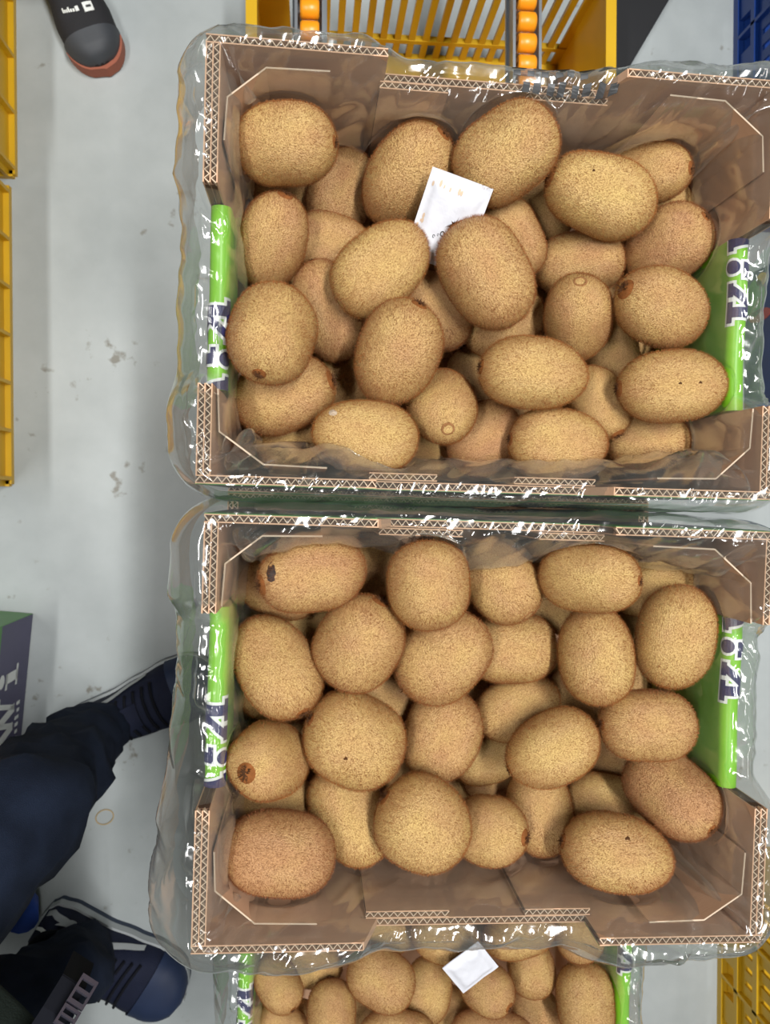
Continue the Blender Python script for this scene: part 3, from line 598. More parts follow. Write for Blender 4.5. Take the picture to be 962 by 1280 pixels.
('T',0.2881,-0.5387,0.6134,0.09,0.6643,-0.6752,0.3078,0.0785,0.0625,0.0588,'s',0.45,'large kiwi against the right wall of the bottom most box'),
('T',0.0867,-0.553,0.6204,-0.3005,-0.9518,0.0255,-0.0563,0.0795,0.0426,0.0401,'s',0.6,"kiwi cut by the picture's lower edge, left of middle in the bottom most box"),
('T',0.1875,-0.5654,0.613,0.2987,0.9475,-0.0314,0.1102,0.0901,0.0439,0.0413,'s',0.9,"reddish kiwi cut by the picture's lower edge below the small sachet"),
('T',0.2468,-0.5774,0.5643,-0.1922,-0.826,0.4664,-0.2515,0.0605,0.0537,0.0504,'s',0.7,'dark kiwi in the gap left of the large right one, bottom most box'),
('T',0.1515,-0.5776,0.5633,-0.1988,-0.7839,0.5409,-0.231,0.0603,0.0497,0.0467,'s',0.5,"dim kiwi in the gap below the small white sachet's left side"),
('T',0.0748,-0.4712,0.5745,0.2568,0.9654,-0.0124,0.0438,0.0766,0.0504,0.0474,'s',0.4,'kiwi of the bottom most box blurred behind film at the left of the notch'),
('T',0.1369,-0.4609,0.6133,0.2441,0.9504,-0.153,0.1174,0.0751,0.0514,0.0483,'s',0.4,'kiwi of the bottom most box blurred behind film at the middle of the notch'),
('T',0.2157,-0.4602,0.613,-0.2688,-0.952,-0.117,-0.0879,0.0812,0.0514,0.0483,'s',0.4,'kiwi of the bottom most box blurred behind film right of the notch middle'),
('T',0.2844,-0.4712,0.5992,0.1173,0.7719,-0.5613,0.2747,0.0621,0.0536,0.0504,'s',0.5,'kiwi of the bottom most box blurred behind film near the green right flap'),
('T',0.0526,-0.5697,0.565,-0.1619,-0.5941,0.748,-0.2476,0.0563,0.051,0.048,'s',0.6,'dim kiwi right of the upright oval brown one in the bottom most box'),
('T', -0.0283, -0.5851, 0.5495, 0.999, -0.001, -0.0347, -0.0299, 0.072, 0.052, 0.05, '', 0.6, 'dark kiwi low down left of the upright oval brown one, bottom most box'),
('T',0.2075,-0.4844,0.5452,0.9982,0.0006,0.059,-0.0105,0.072,0.052,0.05,'',0.6,'buried kiwi between two film blurred ones in the bottom most box'),
('U', 0.0014, 0.1293, 0.718, 0.8961, 0.0, 0.0, 0.4438, 0.0528, 0.04, 0.0376, '', 0.7, 'kiwi sunk deep right of the round one by the upper box left wall'),
('U', 0.0699, 0.0728, 0.7538, 0.8652, 0.0, 0.0, 0.5014, 0.0544, 0.0412, 0.0387, '', 0.7, 'kiwi sunk deep between the egg shaped and the ringed end ones, upper box'),
('U', 0.1005, 0.2111, 0.7512, 0.9953, 0.0, 0.0, 0.097, 0.0565, 0.0428, 0.0402, '', 0.7, 'kiwi sunk deep just below the lower tip of the white sachet'),
('U', 0.1873, 0.0867, 0.7043, 0.9229, 0.0, 0.0, 0.385, 0.0545, 0.0413, 0.0388, '', 0.7, 'kiwi sunk deep under the lower edge of the level golden one, upper box'),
('U', -0.0229, 0.1786, 0.724, 0.4008, 0.0, 0.0, 0.9162, 0.061, 0.0462, 0.0435, '', 0.7, 'kiwi sunk deep below the dark stalked left wall one, upper box'),
('U', 0.2632, 0.1877, 0.7276, 0.861, 0.0, 0.0, 0.5086, 0.0555, 0.0421, 0.0395, '', 0.7, 'kiwi sunk deep between the upright ringed and the pinkish brown ones, upper box'),
('U', 0.2396, 0.085, 0.7015, 0.4649, 0.0, 0.0, 0.8854, 0.0565, 0.0428, 0.0402, '', 0.7, 'kiwi sunk deep left of the dark tipped down pointing one, upper box'),
('U', 0.2018, 0.1434, 0.7302, 0.5798, 0.0, 0.0, 0.8147, 0.0549, 0.0416, 0.0391, '', 0.7, 'kiwi sunk deep at the left foot of the upright ringed one, upper box'),
('L', 0.0212, -0.1763, 0.7008, 0.8884, 0.0, 0.0, 0.4591, 0.0603, 0.0457, 0.0429, '', 0.7, 'kiwi sunk deep above the large round one with the dark speck, lower box'),
('L', 0.079, -0.2392, 0.7583, 0.0853, 0.0, 0.0, 0.9964, 0.0529, 0.04, 0.0376, '', 0.7, 'kiwi sunk deep between the ridged one and the wide round one, lower box'),
('L', 0.2142, -0.1702, 0.6988, 0.7409, 0.0, 0.0, 0.6716, 0.0588, 0.0445, 0.0419, '', 0.7, 'kiwi sunk deep between the squarish and the ridged barrel shaped ones, lower box'),
('L', 0.0769, -0.1126, 0.7589, 0.9478, 0.0, 0.0, 0.3189, 0.0549, 0.0416, 0.0391, '', 0.7, 'kiwi sunk deep at the left tip of the plump centre one, lower box'),
('L', 0.0004, -0.2527, 0.7206, 0.8725, 0.0, 0.0, 0.4887, 0.0572, 0.0433, 0.0407, '', 0.7, 'kiwi sunk deep below the large round one with the dark speck, lower box'),
('L', 0.1605, -0.2557, 0.7255, 0.0724, 0.0, 0.0, 0.9974, 0.0544, 0.0412, 0.0387, '', 0.7, 'kiwi sunk deep under the little visible one right of the ridged fruit, lower box'),
]
GRP = {'U': 'kiwis in the upper box', 'L': 'kiwis in the lower box', 'T': 'kiwis in the bottom most box'}
if False: HID = {'U': "kiwi buried in the dark gaps under the top fruit of the upper box", 'L': "kiwi buried in the dark gaps under the top fruit of the lower box", 'T': "kiwi buried in the dark gaps under the top fruit of the bottom most box"}
for i, (bx, x, y, z, qw, qx, qy, qz, l, w_, th, end, tint, label) in enumerate(KIWIS):
    body, fz, xa, xb = VAR[(i*5 + 3) % 8 if label else i % 8]
    o = link('kiwi', body); o.location = (x, y, z); o.rotation_mode = 'QUATERNION'; o.rotation_quaternion = (qw, qx, qy, qz)
    o.scale = (l*.485, w_*.485, th*.485); o['tint'] = float(tint)
    tag(o, label, 'kiwi', GRP[bx])
    f = link('fuzz', fz, o); f['tint'] = float(tint); f['kind'] = 'stuff'
    if not end: continue
    for key, marks in SPOTS.items():
        if key not in label: continue
        mwi = (Matrix.Translation((x, y, z)) @ Quaternion((qw, qx, qy, qz)).to_matrix().to_4x4() @ Matrix.Diagonal((l*.485, w_*.485, th*.485, 1))).inverted()
        tree = BVHTree.FromPolygons([v.co for v in body.vertices], [p_.vertices[:] for p_ in body.polygons]); co = mwi @ Vector((0, 0, CAM_H))
        for (sx_, sy_, rw, rh, mt) in marks:
            ring = []
            for q in range(9):
                f_ = 0 if q == 8 else 1 + (.3 if rh < 3 else .08)*math.sin(q*2.3)
                dd = CAMROT @ Vector((sx_ + rw*f_*math.cos(q*.785) - 481, -(sy_ + rh*f_*math.sin(q*.785) - 640), -FPX))
                hit = tree.ray_cast(co, (mwi.to_3x3() @ dd).normalized())[0]
                ring.append(hit)
            if any(h_ is None for h_ in ring): continue
            sp = MB()
            for q in range(8): sp.face([ring[8]*1.03, ring[q]*1.004, ring[(q + 1) % 8]*1.004])
            sp.build('speck', M[mt], o)
    for typ, xe, sg in ((end, xb, 1), ('s' if end == 'b' else 'b', xa, -1)):
        def end_part(name, me, par, k):
            e = link(name, me, par); e.location = (xe - sg*(.012 if name == 'stem_scar' else .002), 0, 0)
            e.scale = (sg*k*w_/l*1.0, k*1.0, k*1.0*w_/th)
            return e
        if typ == 's': end_part('stem_scar', SCAR, o, 1.25)
        else:
            e = end_part('blossom_end', BLOS, o, 1.0 + .6*((i*3) % 4)/4)
            e2 = link('dried_bristles', BRIS, e)

# ------------------------------------------------------------------ clear film liners
def smooth01(t): t = max(0, min(1, t)); return t*t*(3 - 2*t)
def bump01(x, a, b_, s): return smooth01((x - a)/s + .5) * smooth01((b_ - x)/s + .5)
def facet(u, v, nu, seed):
    """piecewise planar noise on a triangle lattice, periodic in u"""
    u += v*.5; i = math.floor(u); j = math.floor(v); fu_ = u - i; fv = v - j
    def h(a, b_):
        a = (a - math.floor(b_*.5)) % nu if False else a
        return math.sin((a*127.1 + b_*311.7 + seed*74.7))*43758.5453 % 1.0*2 - 1
    if fu_ + fv < 1: return h(i, j)*(1 - fu_ - fv) + h(i+1, j)*fu_ + h(i, j+1)*fv
    return h(i+1, j+1)*(fu_ + fv - 1) + h(i+1, j)*(1 - fv) + h(i, j+1)*(1 - fu_)
FRUIT = {}
for k_ in KIWIS:
    rq = Quaternion(k_[4:8]).to_matrix()
    FRUIT.setdefault(k_[0], []).append((Vector(k_[1:4]), rq, Vector((k_[8]/2 + .0055, k_[9]/2 + .0055, k_[10]/2 + .0055))))
def make_film(name, label, key, seed, outer, inner, depth=.085, hang=.085, crumple=1.0):
    """outer/inner: looseness (m) by side: +x, +y, -x, -y in the carton's own axes"""
    loc, rz, flip = BOXES[key]
    root_rot = R_(rz) + (math.pi if flip else 0)
    MW = Matrix.Translation(loc) @ Matrix.Rotation(root_rot, 4, 'Z'); MI = MW.inverted()
    per = []; r = .022; step = .0026
    def edge(p0, p1, nrm, sid):
        L = (Vector(p1) - Vector(p0)).length; k = int(L/step)
        for i in range(k): per.append((Vector(p0).lerp(Vector(p1), i/k), Vector(nrm), sid))
    def corner(c, a0, s0, s1):
        k = int(r*1.57/step)
        for i in range(k):
            a = a0 + math.pi/2*i/k; per.append((Vector(c) + Vector((math.cos(a), math.sin(a)))*r, Vector((math.cos(a), math.sin(a))), (s0, s1, i/k)))
    X, Y = HX, HY
    edge((X, -Y + r), (X, Y - r), (1, 0), 0); corner((X - r, Y - r), 0, 0, 1)
    edge((X - r, Y), (-X + r, Y), (0, 1), 1); corner((-X + r, Y - r), math.pi/2, 1, 2)
    edge((-X, Y - r), (-X, -Y + r), (-1, 0), 2); corner((-X + r, -Y + r), math.pi, 2, 3)
    edge((-X + r, -Y), (X - r, -Y), (0, -1), 3); corner((X - r, -Y + r), 1.5*math.pi, 3, 0)
    def side(v, sid): return v[sid] if isinstance(sid, int) else v[sid[0]]*(1 - sid[2]) + v[sid[1]]*sid[2]
    n_ = len(per); cols = []
    near = FRUIT[key]
    for i, (p, nr_, sid) in enumerate(per):
        s_ = i*step
        end_ = abs(nr_.x); zt = BH
        lw_ = 0.0
        if end_ > .5:
            lw_ = bump01(p.y, LOW0, LOW1, .03); zt -= LOWZ*.95*lw_
        if abs(nr_.y) > .5: zt -= .024*bump01(p.x, -.083, .088, .045)
        blend = min(1.0, min(i, n_ - i)*step/.05)              # close the loop smoothly
        k1 = facet(s_/.15, seed*3.3, 0, seed)*blend; k2 = facet(s_/.06, seed*1.7, 0, seed + 9)*blend
        lo = side(outer, sid)*(1 + .22*k1); li = max(.001, side(inner, sid)*(1 + .7*k2))
        crn = 0.0 if isinstance(sid, int) else math.sin(math.pi*sid[2])
        cin = .014*crn; b0 = .0135 + .004*end_
        prof = [(-b0 - .004 - li*.9 - cin, zt - depth), (-b0 - li - cin, zt - depth*.62), (-b0 - li*.9 - cin, zt - depth*.3), (-b0*.95 - li*.35 - cin*.5, zt - .010),
                (-.006 - .006*lw_, zt + .0045), (.0025, zt + .0055), (lo*.6, zt + .001), (lo*.97, zt - .014), (lo*1.08, zt - .04), (lo*.85, zt - hang)]
        col_ = []; K = 7; m_ = len(prof)
        for s in range(m_ - 1):
            p1 = prof[s]; p2 = prof[s+1]
            for k in range(K if s < m_ - 2 else K + 1):
                t = k/K
                col_.append((p1[0] + (p2[0] - p1[0])*t, p1[1] + (p2[1] - p1[1])*t))
        sm = list(col_)
        for _ in range(3):
            sm = [sm[0]] + [((sm[q-1][0] + sm[q][0]*2 + sm[q+1][0])/4, (sm[q-1][1] + sm[q][1]*2 + sm[q+1][1])/4) for q in range(1, len(sm) - 1)] + [sm[-1]]
        vv = 0; pts = []
        for j, (o_, z_) in enumerate(sm):
            if j: vv += math.hypot(o_ - sm[j-1][0], z_ - sm[j-1][1])
            wq = Vector((p.x*9, p.y*9, vv*9)); wu = noise.noise(wq + Vector((seed, 0, 0)))*.010; wv = noise.noise(wq*1.3 + Vector((0, seed, 0)))*.010
            uu = s_ + wu; v2 = vv + wv
            big = .0052 if o_ < .003 else .0030
            fold = facet(uu/.046, v2/.085, 0, seed + 1)*big + facet(uu/.019 + v2*22, v2/.036, 0, seed + 2)*.0030 + facet(uu/.0105, v2/.019 + uu*30, 0, seed + 3)*.0018
            fold *= crumple*blend
            slack = .22 + min(1.1, (li if o_ < -.004 else lo)*50)
            on = max(0.0, 1 - abs(z_ - zt)/.02) if o_ < .006 else 0     # pinned where it crosses the board edge
            d = fold*slack*(1 - .7*on)
            if o_ < -.012: d = -abs(d)
            elif o_ > .004: d = max(d*.6, -o_*.6)
            xy = p + nr_*(o_ + d); co = Vector((xy.x, xy.y, z_ + abs(fold)*1.3*on*(.5 + slack) + .1*fold*slack))
            if o_ < -.010:                                              # lie on the fruit, not in it
                wco = MW @ co; moved = False
                for c_, rq, rad in near:
                    if (wco - c_).length_squared > .0026: continue
                    q = rq.transposed() @ (wco - c_); e = Vector((q.x/rad.x, q.y/rad.y, q.z/rad.z)); L = e.length
                    if L < 1:
                        up_ = Vector((0, 0, 1)); out_ = (MW.to_3x3() @ Vector((nr_.x, nr_.y, 0)))
                        dirn = (up_*.75 + out_*.5).normalized(); lo_t, hi_t = 0, .09
                        for _ in range(14):
                            md = (lo_t + hi_t)/2; q2 = rq.transposed() @ (wco + dirn*md - c_)
                            if Vector((q2.x/rad.x, q2.y/rad.y, q2.z/rad.z)).length < 1: lo_t = md
                            else: hi_t = md
                        wco = wco + dirn*hi_t; moved = True
                if moved:
                    co = MI @ wco
                    lim_x = HX - .012; lim_y = HY - .0135
                    if co.z < zt - .004: co.x = max(-lim_x, min(lim_x, co.x)); co.y = max(-lim_y, min(lim_y, co.y))
            pts.append(tuple(co))
        cols.append(pts)
    mb = MB()
    mb.grid(cols + [cols[0]])
    o = mb.build(name, M['film'], None, smooth=True); o.location = loc; o.rotation_euler = (0, 0, root_rot)
    tag(o, label, 'plastic liner', 'clear film liners')
    return o, cols, n_
fu, cu, nu_ = make_film('plastic_liner', "crinkled clear plastic liner folded over the rim of the upper box", 'U', 1.0, (.020, .012, .020, .0095), (.006, .012, .004, .014))
# flip: carton axes are turned by half a turn, so +x is the picture's left
fl_, cl_, nl_ = make_film('plastic_liner', "crinkled clear plastic liner folded over the rim of the lower box", 'L', 2.0, (.026, .020, .016, .0095), (.004, .005, .006, .014))
ft, ct, nt3 = make_film('plastic_liner', "clear plastic liner around the bottom most box", 'T', 3.0, (.022, .008, .026, .012), (.004, .006, .004, .006))
# black print on the liner at the notch of the far long wall of the upper box
pm = MB(); rnd = random.Random(3)
x_cols = [i for i in range(nu_) if abs(cu[i][35][1] - HY) < .03 and -.005 < cu[i][35][0] < .085]
for row, (j0, jl, cnt) in enumerate(((40, 5, 5), (32, 4, 8), (25, 4, 9))):
    for k in range(cnt):
        if rnd.random() < .12: continue
        i0 = x_cols[int((k + .1)/cnt*(len(x_cols) - 4))]; i1 = i0 + max(1, int(len(x_cols)/cnt*.62))
        for j in range(j0, j0 + jl):
            q = [Vector(cu[i % nu_][jj]) + Vector((0, 0, .0006)) for i, jj in ((i0, j), (i1, j), (i1, j + 1), (i0, j + 1))]
            pm.face(q)
pm.build('printed_marks', M['inkgrey'], fu)

# ------------------------------------------------------------------ white sachets
def make_sachet(label, centre, ux, uy, w_, h_, marks=True):
    ux = Vector(ux).normalized(); uy = Vector(uy); uy = (uy - ux*uy.dot(ux)).normalized(); uz = ux.cross(uy)
    o = empty('sachet', centre); tag(o, label, 'sachet', 'white freshness sachets')
    def P(a, b_, s):
        seam = .1; ea = min(1, (1 - abs(a))/seam*.5); eb = min(1, (1 - abs(b_))/seam*.5)
        t = max(0, min(1, (min(1 - abs(a), 1 - abs(b_)) - .10)/.3)); h = .0032*smooth01(t) + .0003
        h += .0007*noise.noise(Vector((a*3, b_*3, s)))*t
        return ux*(a*w_/2) + uy*(b_*h_/2) + uz*(s*h + .0008*noise.noise(Vector((a*1.5, b_*1.5, 4))))
    g = lin(-1, 1, 25); mb = MB()
    for s in (1, -1): mb.grid([[P(a, b_, s) for a in g] for b_ in g])
    mb.build('packet', M['sachet'], o, smooth=True)
    if marks:
        d = MB(); rnd = random.Random(9)
        for k in range(16):
            a = -.86 + rnd.uniform(-.05, .12) if k < 10 else rnd.uniform(-.7, .2); b_ = rnd.uniform(-.7, .8) if k < 10 else .74 + rnd.uniform(-.05, .05)
            r_ = rnd.uniform(.015, .04); c = [P(a + r_*math.cos(t)*1.2, b_ + r_*math.sin(t)*2, 1) + uz*.0003 for t in lin(0, 5.4, 7)]
            d.face(c)
        d.build('dust_stain', M['rust'], o)
        t = MB()
        for (a, b_, r_) in ((-.28, -.36, .045), (-.16, -.30, .035), (-.04, -.25, .075)):
            ring = 14
            for k in range(ring - 2):
                t0 = 6.283*k/ring; t1 = 6.283*(k+1)/ring
                t.face([P(a + rr*math.cos(tt), b_ + rr*.85*math.sin(tt), 1) + uz*.0003 for rr, tt in ((r_, t0), (r_, t1), (r_*.62, t1), (r_*.62, t0))])
        t.build('printed_mark', M['ink'], o)
    return o
a_ = at(540, 208, .842); b_ = at(616, 236, .842); c_ = at(505, 318, .806)
make_sachet("white paper sachet with small black print lying among the kiwis of the upper box", (b_ + c_)/2, b_ - a_, a_ - c_, (b_ - a_).length, (a_ - c_).length)
a_ = at(560, 1196, .655); b_ = at(612, 1208, .655); c_ = at(577, 1246, .640)
make_sachet("small white sachet under the film edge in the bottom most box", (a_ + b_ + c_*1)/3 + Vector((.004, .006, 0)), at(612, 1216, .65) - at(575, 1244, .65), at(590, 1200, .655) - at(605, 1236, .645), .044, .042, False)

# ------------------------------------------------------------------ roller rack under the cartons
rack = empty('roller_rack', (0, 0, 0)); tag(rack, "low roller rack of two metal rails with orange wheels carrying the kiwi boxes", 'rack')
xl = at(387, 25, .45).x; xr = at(658, 25, .45).x
wh = MB(); rr = .0115; seg = 20
rows = [[(x, r_*math.cos(2*math.pi*k/seg), r_*math.sin(2*math.pi*k/seg)) for k in range(seg)] for x, r_ in ((-.0115, .003), (-.0115, rr - .002), (-.0095, rr), (.0095, rr), (.0115, rr - .002), (.0115, .003))]
wh.grid(rows, closed=True); WHEEL = wh.mesh('roller', M['orange'], smooth=True)
for p in WHEEL.polygons: p.use_smooth = abs(p.normal.x) < .5
for x in (xl, xr):
    mb = MB()
    for s in (-1, 1):
        mb.box((x + s*.0165 - .0018, -.74, .425), (x + s*.0165 + .0018, .85, .4535))
        mb.box((x + s*.0195 - .0018, -.74, .425), (x + s*.0195 + .0018, .85, .430))
    mb.box((x - .018, -.74, .422), (x + .018, .85, .4255))
    ro = mb.build('rail', M['alu'], rack)
    y = .33
    while y < .80:
        o = link('roller', WHEEL, ro); o.location = (x, y, .4478); y += .0265
    y = -.36
    while y > -.62:
        o = link('roller', WHEEL, ro); o.location = (x, y, .4478); y -= .053
for y in (.24, -.5):
    mb = MB(); mb.box((xl - .03, y - .015, .392), (xr + .03, y + .015, .422)); mb.build('cross_beam', M['steel'], rack, bevel=.002)
    for x in (xl, xr):
        mb = MB(); mb.box((x - .016, y - .016, 0), (x + .016, y + .016, .392)); mb.box((x - .03, y - .03, 0), (x + .03, y + .03, .006)); mb.build('leg', M['steel'], rack)

# ------------------------------------------------------------------ plastic crates
def crate(label, mat, x0, x1, y0, y1, h, styles, group='plastic crates', rz=0.0):
    """styles by side: '+x','-x','+y','-y' -> slats / ribs / lattice / plain"""
    cx, cy = (x0 + x1)/2, (y0 + y1)/2; hx, hy = (x1 - x0)/2, (y1 - y0)/2
    root = empty('plastic_crate', (cx, cy, 0), rz); tag(root, label, 'crate', group)
    mb = MB(); mb.box((-hx + .012, -hy + .012, .012), (hx - .012, hy - .012, .018)); mb.build('base_panel', mat, root)
    rim = MB()
    for s in (-1, 1):
        rim.box((-hx, s*hy - (.016 if s > 0 else 0), h - .028), (hx, s*hy + (.016 if s < 0 else 0), h))
        rim.box((s*hx - (.016 if s > 0 else 0), -hy + .016, h - .028), (s*hx + (.016 if s < 0 else 0), hy - .016, h))
    rim.build('rim', mat, root)
    for sd in ('+x', '-x', '+y', '-y'):
        st = styles.get(sd, 'plain'); s = 1 if sd[0] == '+' else -1; alongx = sd[1] == 'y'
        half = (hx if alongx else hy) - .004; c = (hy if alongx else hx)*s
        def B(m_, a0, a1, d0, d1, z0, z1):
            """box on this side: a along, d depth inwards from the outer face"""
            u0, u1 = sorted((c - s*d0, c - s*d1))
            if alongx: m_.box((a0, u0, z0), (a1, u1, z1))
            else: m_.box((u0, a0, z0), (u1, a1, z1))
        wall = MB()
        if st == 'plain':
            B(wall, -half, half, .006, .010, 0, h - .028); wall.build('side_panel', mat, root)
        elif st == 'ribs':
            B(wall, -half, half, .010, .014, 0, h - .028); B(wall, -half, half, .0, .012, 0, .012); wo = wall.build('side_panel', mat, root)
            k = int(half*2/.085)
            for i in range(k + 1):
                a = -half + .01 + (2*half - .02)*i/k; r_ = MB(); B(r_, a - .003, a + .003, 0, .010, .012, h - .028); r_.build('rib', mat, wo)
        elif st == 'slats':
            B(wall, -half, half, .004, .012, 0, .018); B(wall, -half, half, .002, .012, h*.22, h*.22 + .010); B(wall, -half, -half + .055, .006, .010, 0, h - .028); B(wall, half - .02, half, .006, .010, 0, h - .028)
            wo = wall.build('side_panel', mat, root)
            a = -half + .066
            while a < half - .02:
                r_ = MB(); B(r_, a - .0055, a + .0055, .004, .011, .018, h - .028); r_.build('slat', mat, wo); a += .0245
        elif st == 'lattice':
            B(wall, -half, half, .0, .014, 0, .016); B(wall, -half, half, .0, .014, .058, .070); B(wall, -half, half, .008, .012, .070, .084); B(wall, -half, half, .0, .014, .118, .132)
            B(wall, -half, half, .010, .013, h - .06, h - .028)
            wo = wall.build('side_panel', mat, root)
            k = max(2, int(half*2/.10))
            for i in range(k + 1):
                a = -half + .006 + (2*half - .012)*i/k
                r_ = MB(); B(r_, a - .003, a + .003, 0, .014, .016, h - .028); r_.build('rib', mat, wo)
                if i < k:
                    d = (2*half - .012)/k
                    r_ = MB(); B(r_, a + d*.28, a + d*.72, .004, .012, .016, .058); r_.build('panel', mat, wo)
                    for q in range(4):
                        b_ = a + d*(.14 + .24*q); r_ = MB(); B(r_, b_ - d*.075, b_ + d*.075, .006, .010, .084, .118); r_.build('slat', mat, wo)
                        r_ = MB(); B(r_, b_ - d*.075, b_ + d*.075, .006, .010, .132, h - .06); r_.build('slat', mat, wo)
    return root
crate("yellow plastic crate with a slotted wall under the two orange wheeled rails", M['yellow'], -.095, .455, .43, .80, .27, {'+y': 'slats'})
x1 = at(19, 120, 0).x
crate("yellow ribbed crate at the left edge, level with the black shoe", M['yellow'], x1 - .40, x1 + .003, at(18, 224, 0).y, at(18, 224, 0).y + .60, .30, {'+x': 'ribs', '-y': 'ribs'})
x1 = at(16, 400, 0).x
crate("yellow ribbed crate at the left edge in front of the kiwi lettered carton", M['yellow'], x1 - .40, x1, at(16, 608, 0).y, at(16, 232, 0).y, .30, {'+x': 'ribs', '-y': 'ribs'})
p = at(896, 1200, 0)
crate("yellow lattice sided crate in the bottom right corner", M['yellow'], p.x, p.x + .40, -1.27, -.67, .25, {'-x': 'lattice'}, rz=R_(0))
p = at(916, 50, 0)
crate("dark blue slatted crate in the top right corner", M['blue'], p.x, p.x + .40, .50, 1.10, .25, {'-x': 'lattice'})

# ------------------------------------------------------------------ cartons and bits on the floor
p = at(42, 767, 0); q = at(28, 912, 0)
ang = math.atan2(-(q - p).x, (q - p).y * -1) if False else math.atan2((p - q).x, (p - q).y)
# long printed side faces +x in the picture: carton -y side turned to face right
rz = math.pi/2 - ang
c = p + Matrix.Rotation(rz, 3, 'Z') @ Vector((-HX, HY + .0, 0))
fb = make_box('kiwi_box', "dark blue and green carton lettered KiWi at the left edge of the floor", (c.x, c.y, 0.002), rz, text='side', inner=False)
p = at(930, 425, 0); mb = empty('fruit_carton', (p.x + .15, p.y + .0, 0)); tag(mb, "navy printed carton with green and red picture beyond the right end of the upper box", 'box')
b = MB(); b.box((-.15, -.13, 0), (.15, .12, .004)); 
for s in (-1, 1): b.box((s*.15 - .004 if s > 0 else -.15, -.13, .004), (.15 if s > 0 else -.146, .12, .20)); b.box((-.146, (.116 if s > 0 else -.13), .004), (.146, (.12 if s > 0 else -.126), .20))
b.build('body', noisy('navy_carton_print', *two(24, 52, 110, .6), scale=22, rough=.4), mb)
for nm, mt, y0, z0, ry, rz_ in (('green_print', M['dgreen'], .07, .035, .035, .03), ('red_print', M['red'], .035, .05, .012, .035), ('yellow_print', M['yellow'], .10, .055, .012, .016)):
    g = MB(); g.prism_axis([(y0 + ry*math.cos(6.283*k/18), z0 + rz_*math.sin(6.283*k/18)) for k in range(18)], 'x', -.1508, -.1495); g.build(nm, mt, mb)
poly = [at(740, 100, 0), at(776, 100, 0), at(836, -2, 0), at(868, -70, 0), at(740, -70, 0)]  # outline of a flat black slab with one slanted edge
b = MB(); b.prism([(v.x, v.y) for v in poly], .001, .022); b.prism([(v.x*.98 + .01, v.y*.98 + .015) for v in poly], .022, .026)
tag(b.build('black_slab', M['blackp'], bevel=.002), "flat black slab on the floor right of the slotted yellow crate", 'board')
p = at(131, 1021, .001); b = MB()
rows = []
for k in range(29):
    a = 6.283185*k/28; r0 = .0145; c = Vector((math.cos(a)*r0*1.08, math.sin(a)*r0*.88, .0015)); d = Vector((math.cos(a), math.sin(a), 0))
    rows.append([c + d*.0011*math.cos(t) + Vector((0, 0, .0011*math.sin(t))) for t in lin(0, 5.236, 6)])
b.grid(rows, closed=True); o = b.build('rubber_band', M['rubber'], smooth=True); o.location = p; o.rotation_euler = (0, 0, .4)
tag(o, "thin tan rubber band lying on the floor between the two navy shoes", 'rubber band')

# ------------------------------------------------------------------ people
def skin_mesh(name, joints, edges, mat, sub=2, fold=.006, fs=16, root=0):
    me = bpy.data.meshes.new(name); me.from_pydata([j[0] for j in joints], edges, [])
    o = bpy.data.objects.new(name, me); COL.objects.link(o)
    md = o.modifiers.new('skin', 'SKIN'); md.use_smooth_shade = True
    sd = me.skin_vertices[0].data
    for k, j in enumerate(joints): sd[k].radius = (j[1], j[1]*.94)
    sd[root].use_root = True
    s = o.modifiers.new('sub', 'SUBSURF'); s.levels = sub; s.render_levels = sub
    dg = bpy.context.evaluated_depsgraph_get(); dg.update()
    m2 = bpy.data.meshes.new_from_object(o.evaluated_get(dg))
    COL.objects.unlink(o); bpy.data.objects.remove(o)
    m2.name = name
    for v in m2.vertices:
        q = Vector((v.co.x*fs, v.co.y*fs, v.co.z*fs*.8)); d = (abs(noise.noise(q)) - .2)*fold + noise.noise(q*2.3)*fold*.3
        v.co += v.normal*d
    m2.materials.clear(); m2.materials.append(mat)
    m2.polygons.foreach_set('use_smooth', [True]*len(m2.polygons))
    return link(name, m2)
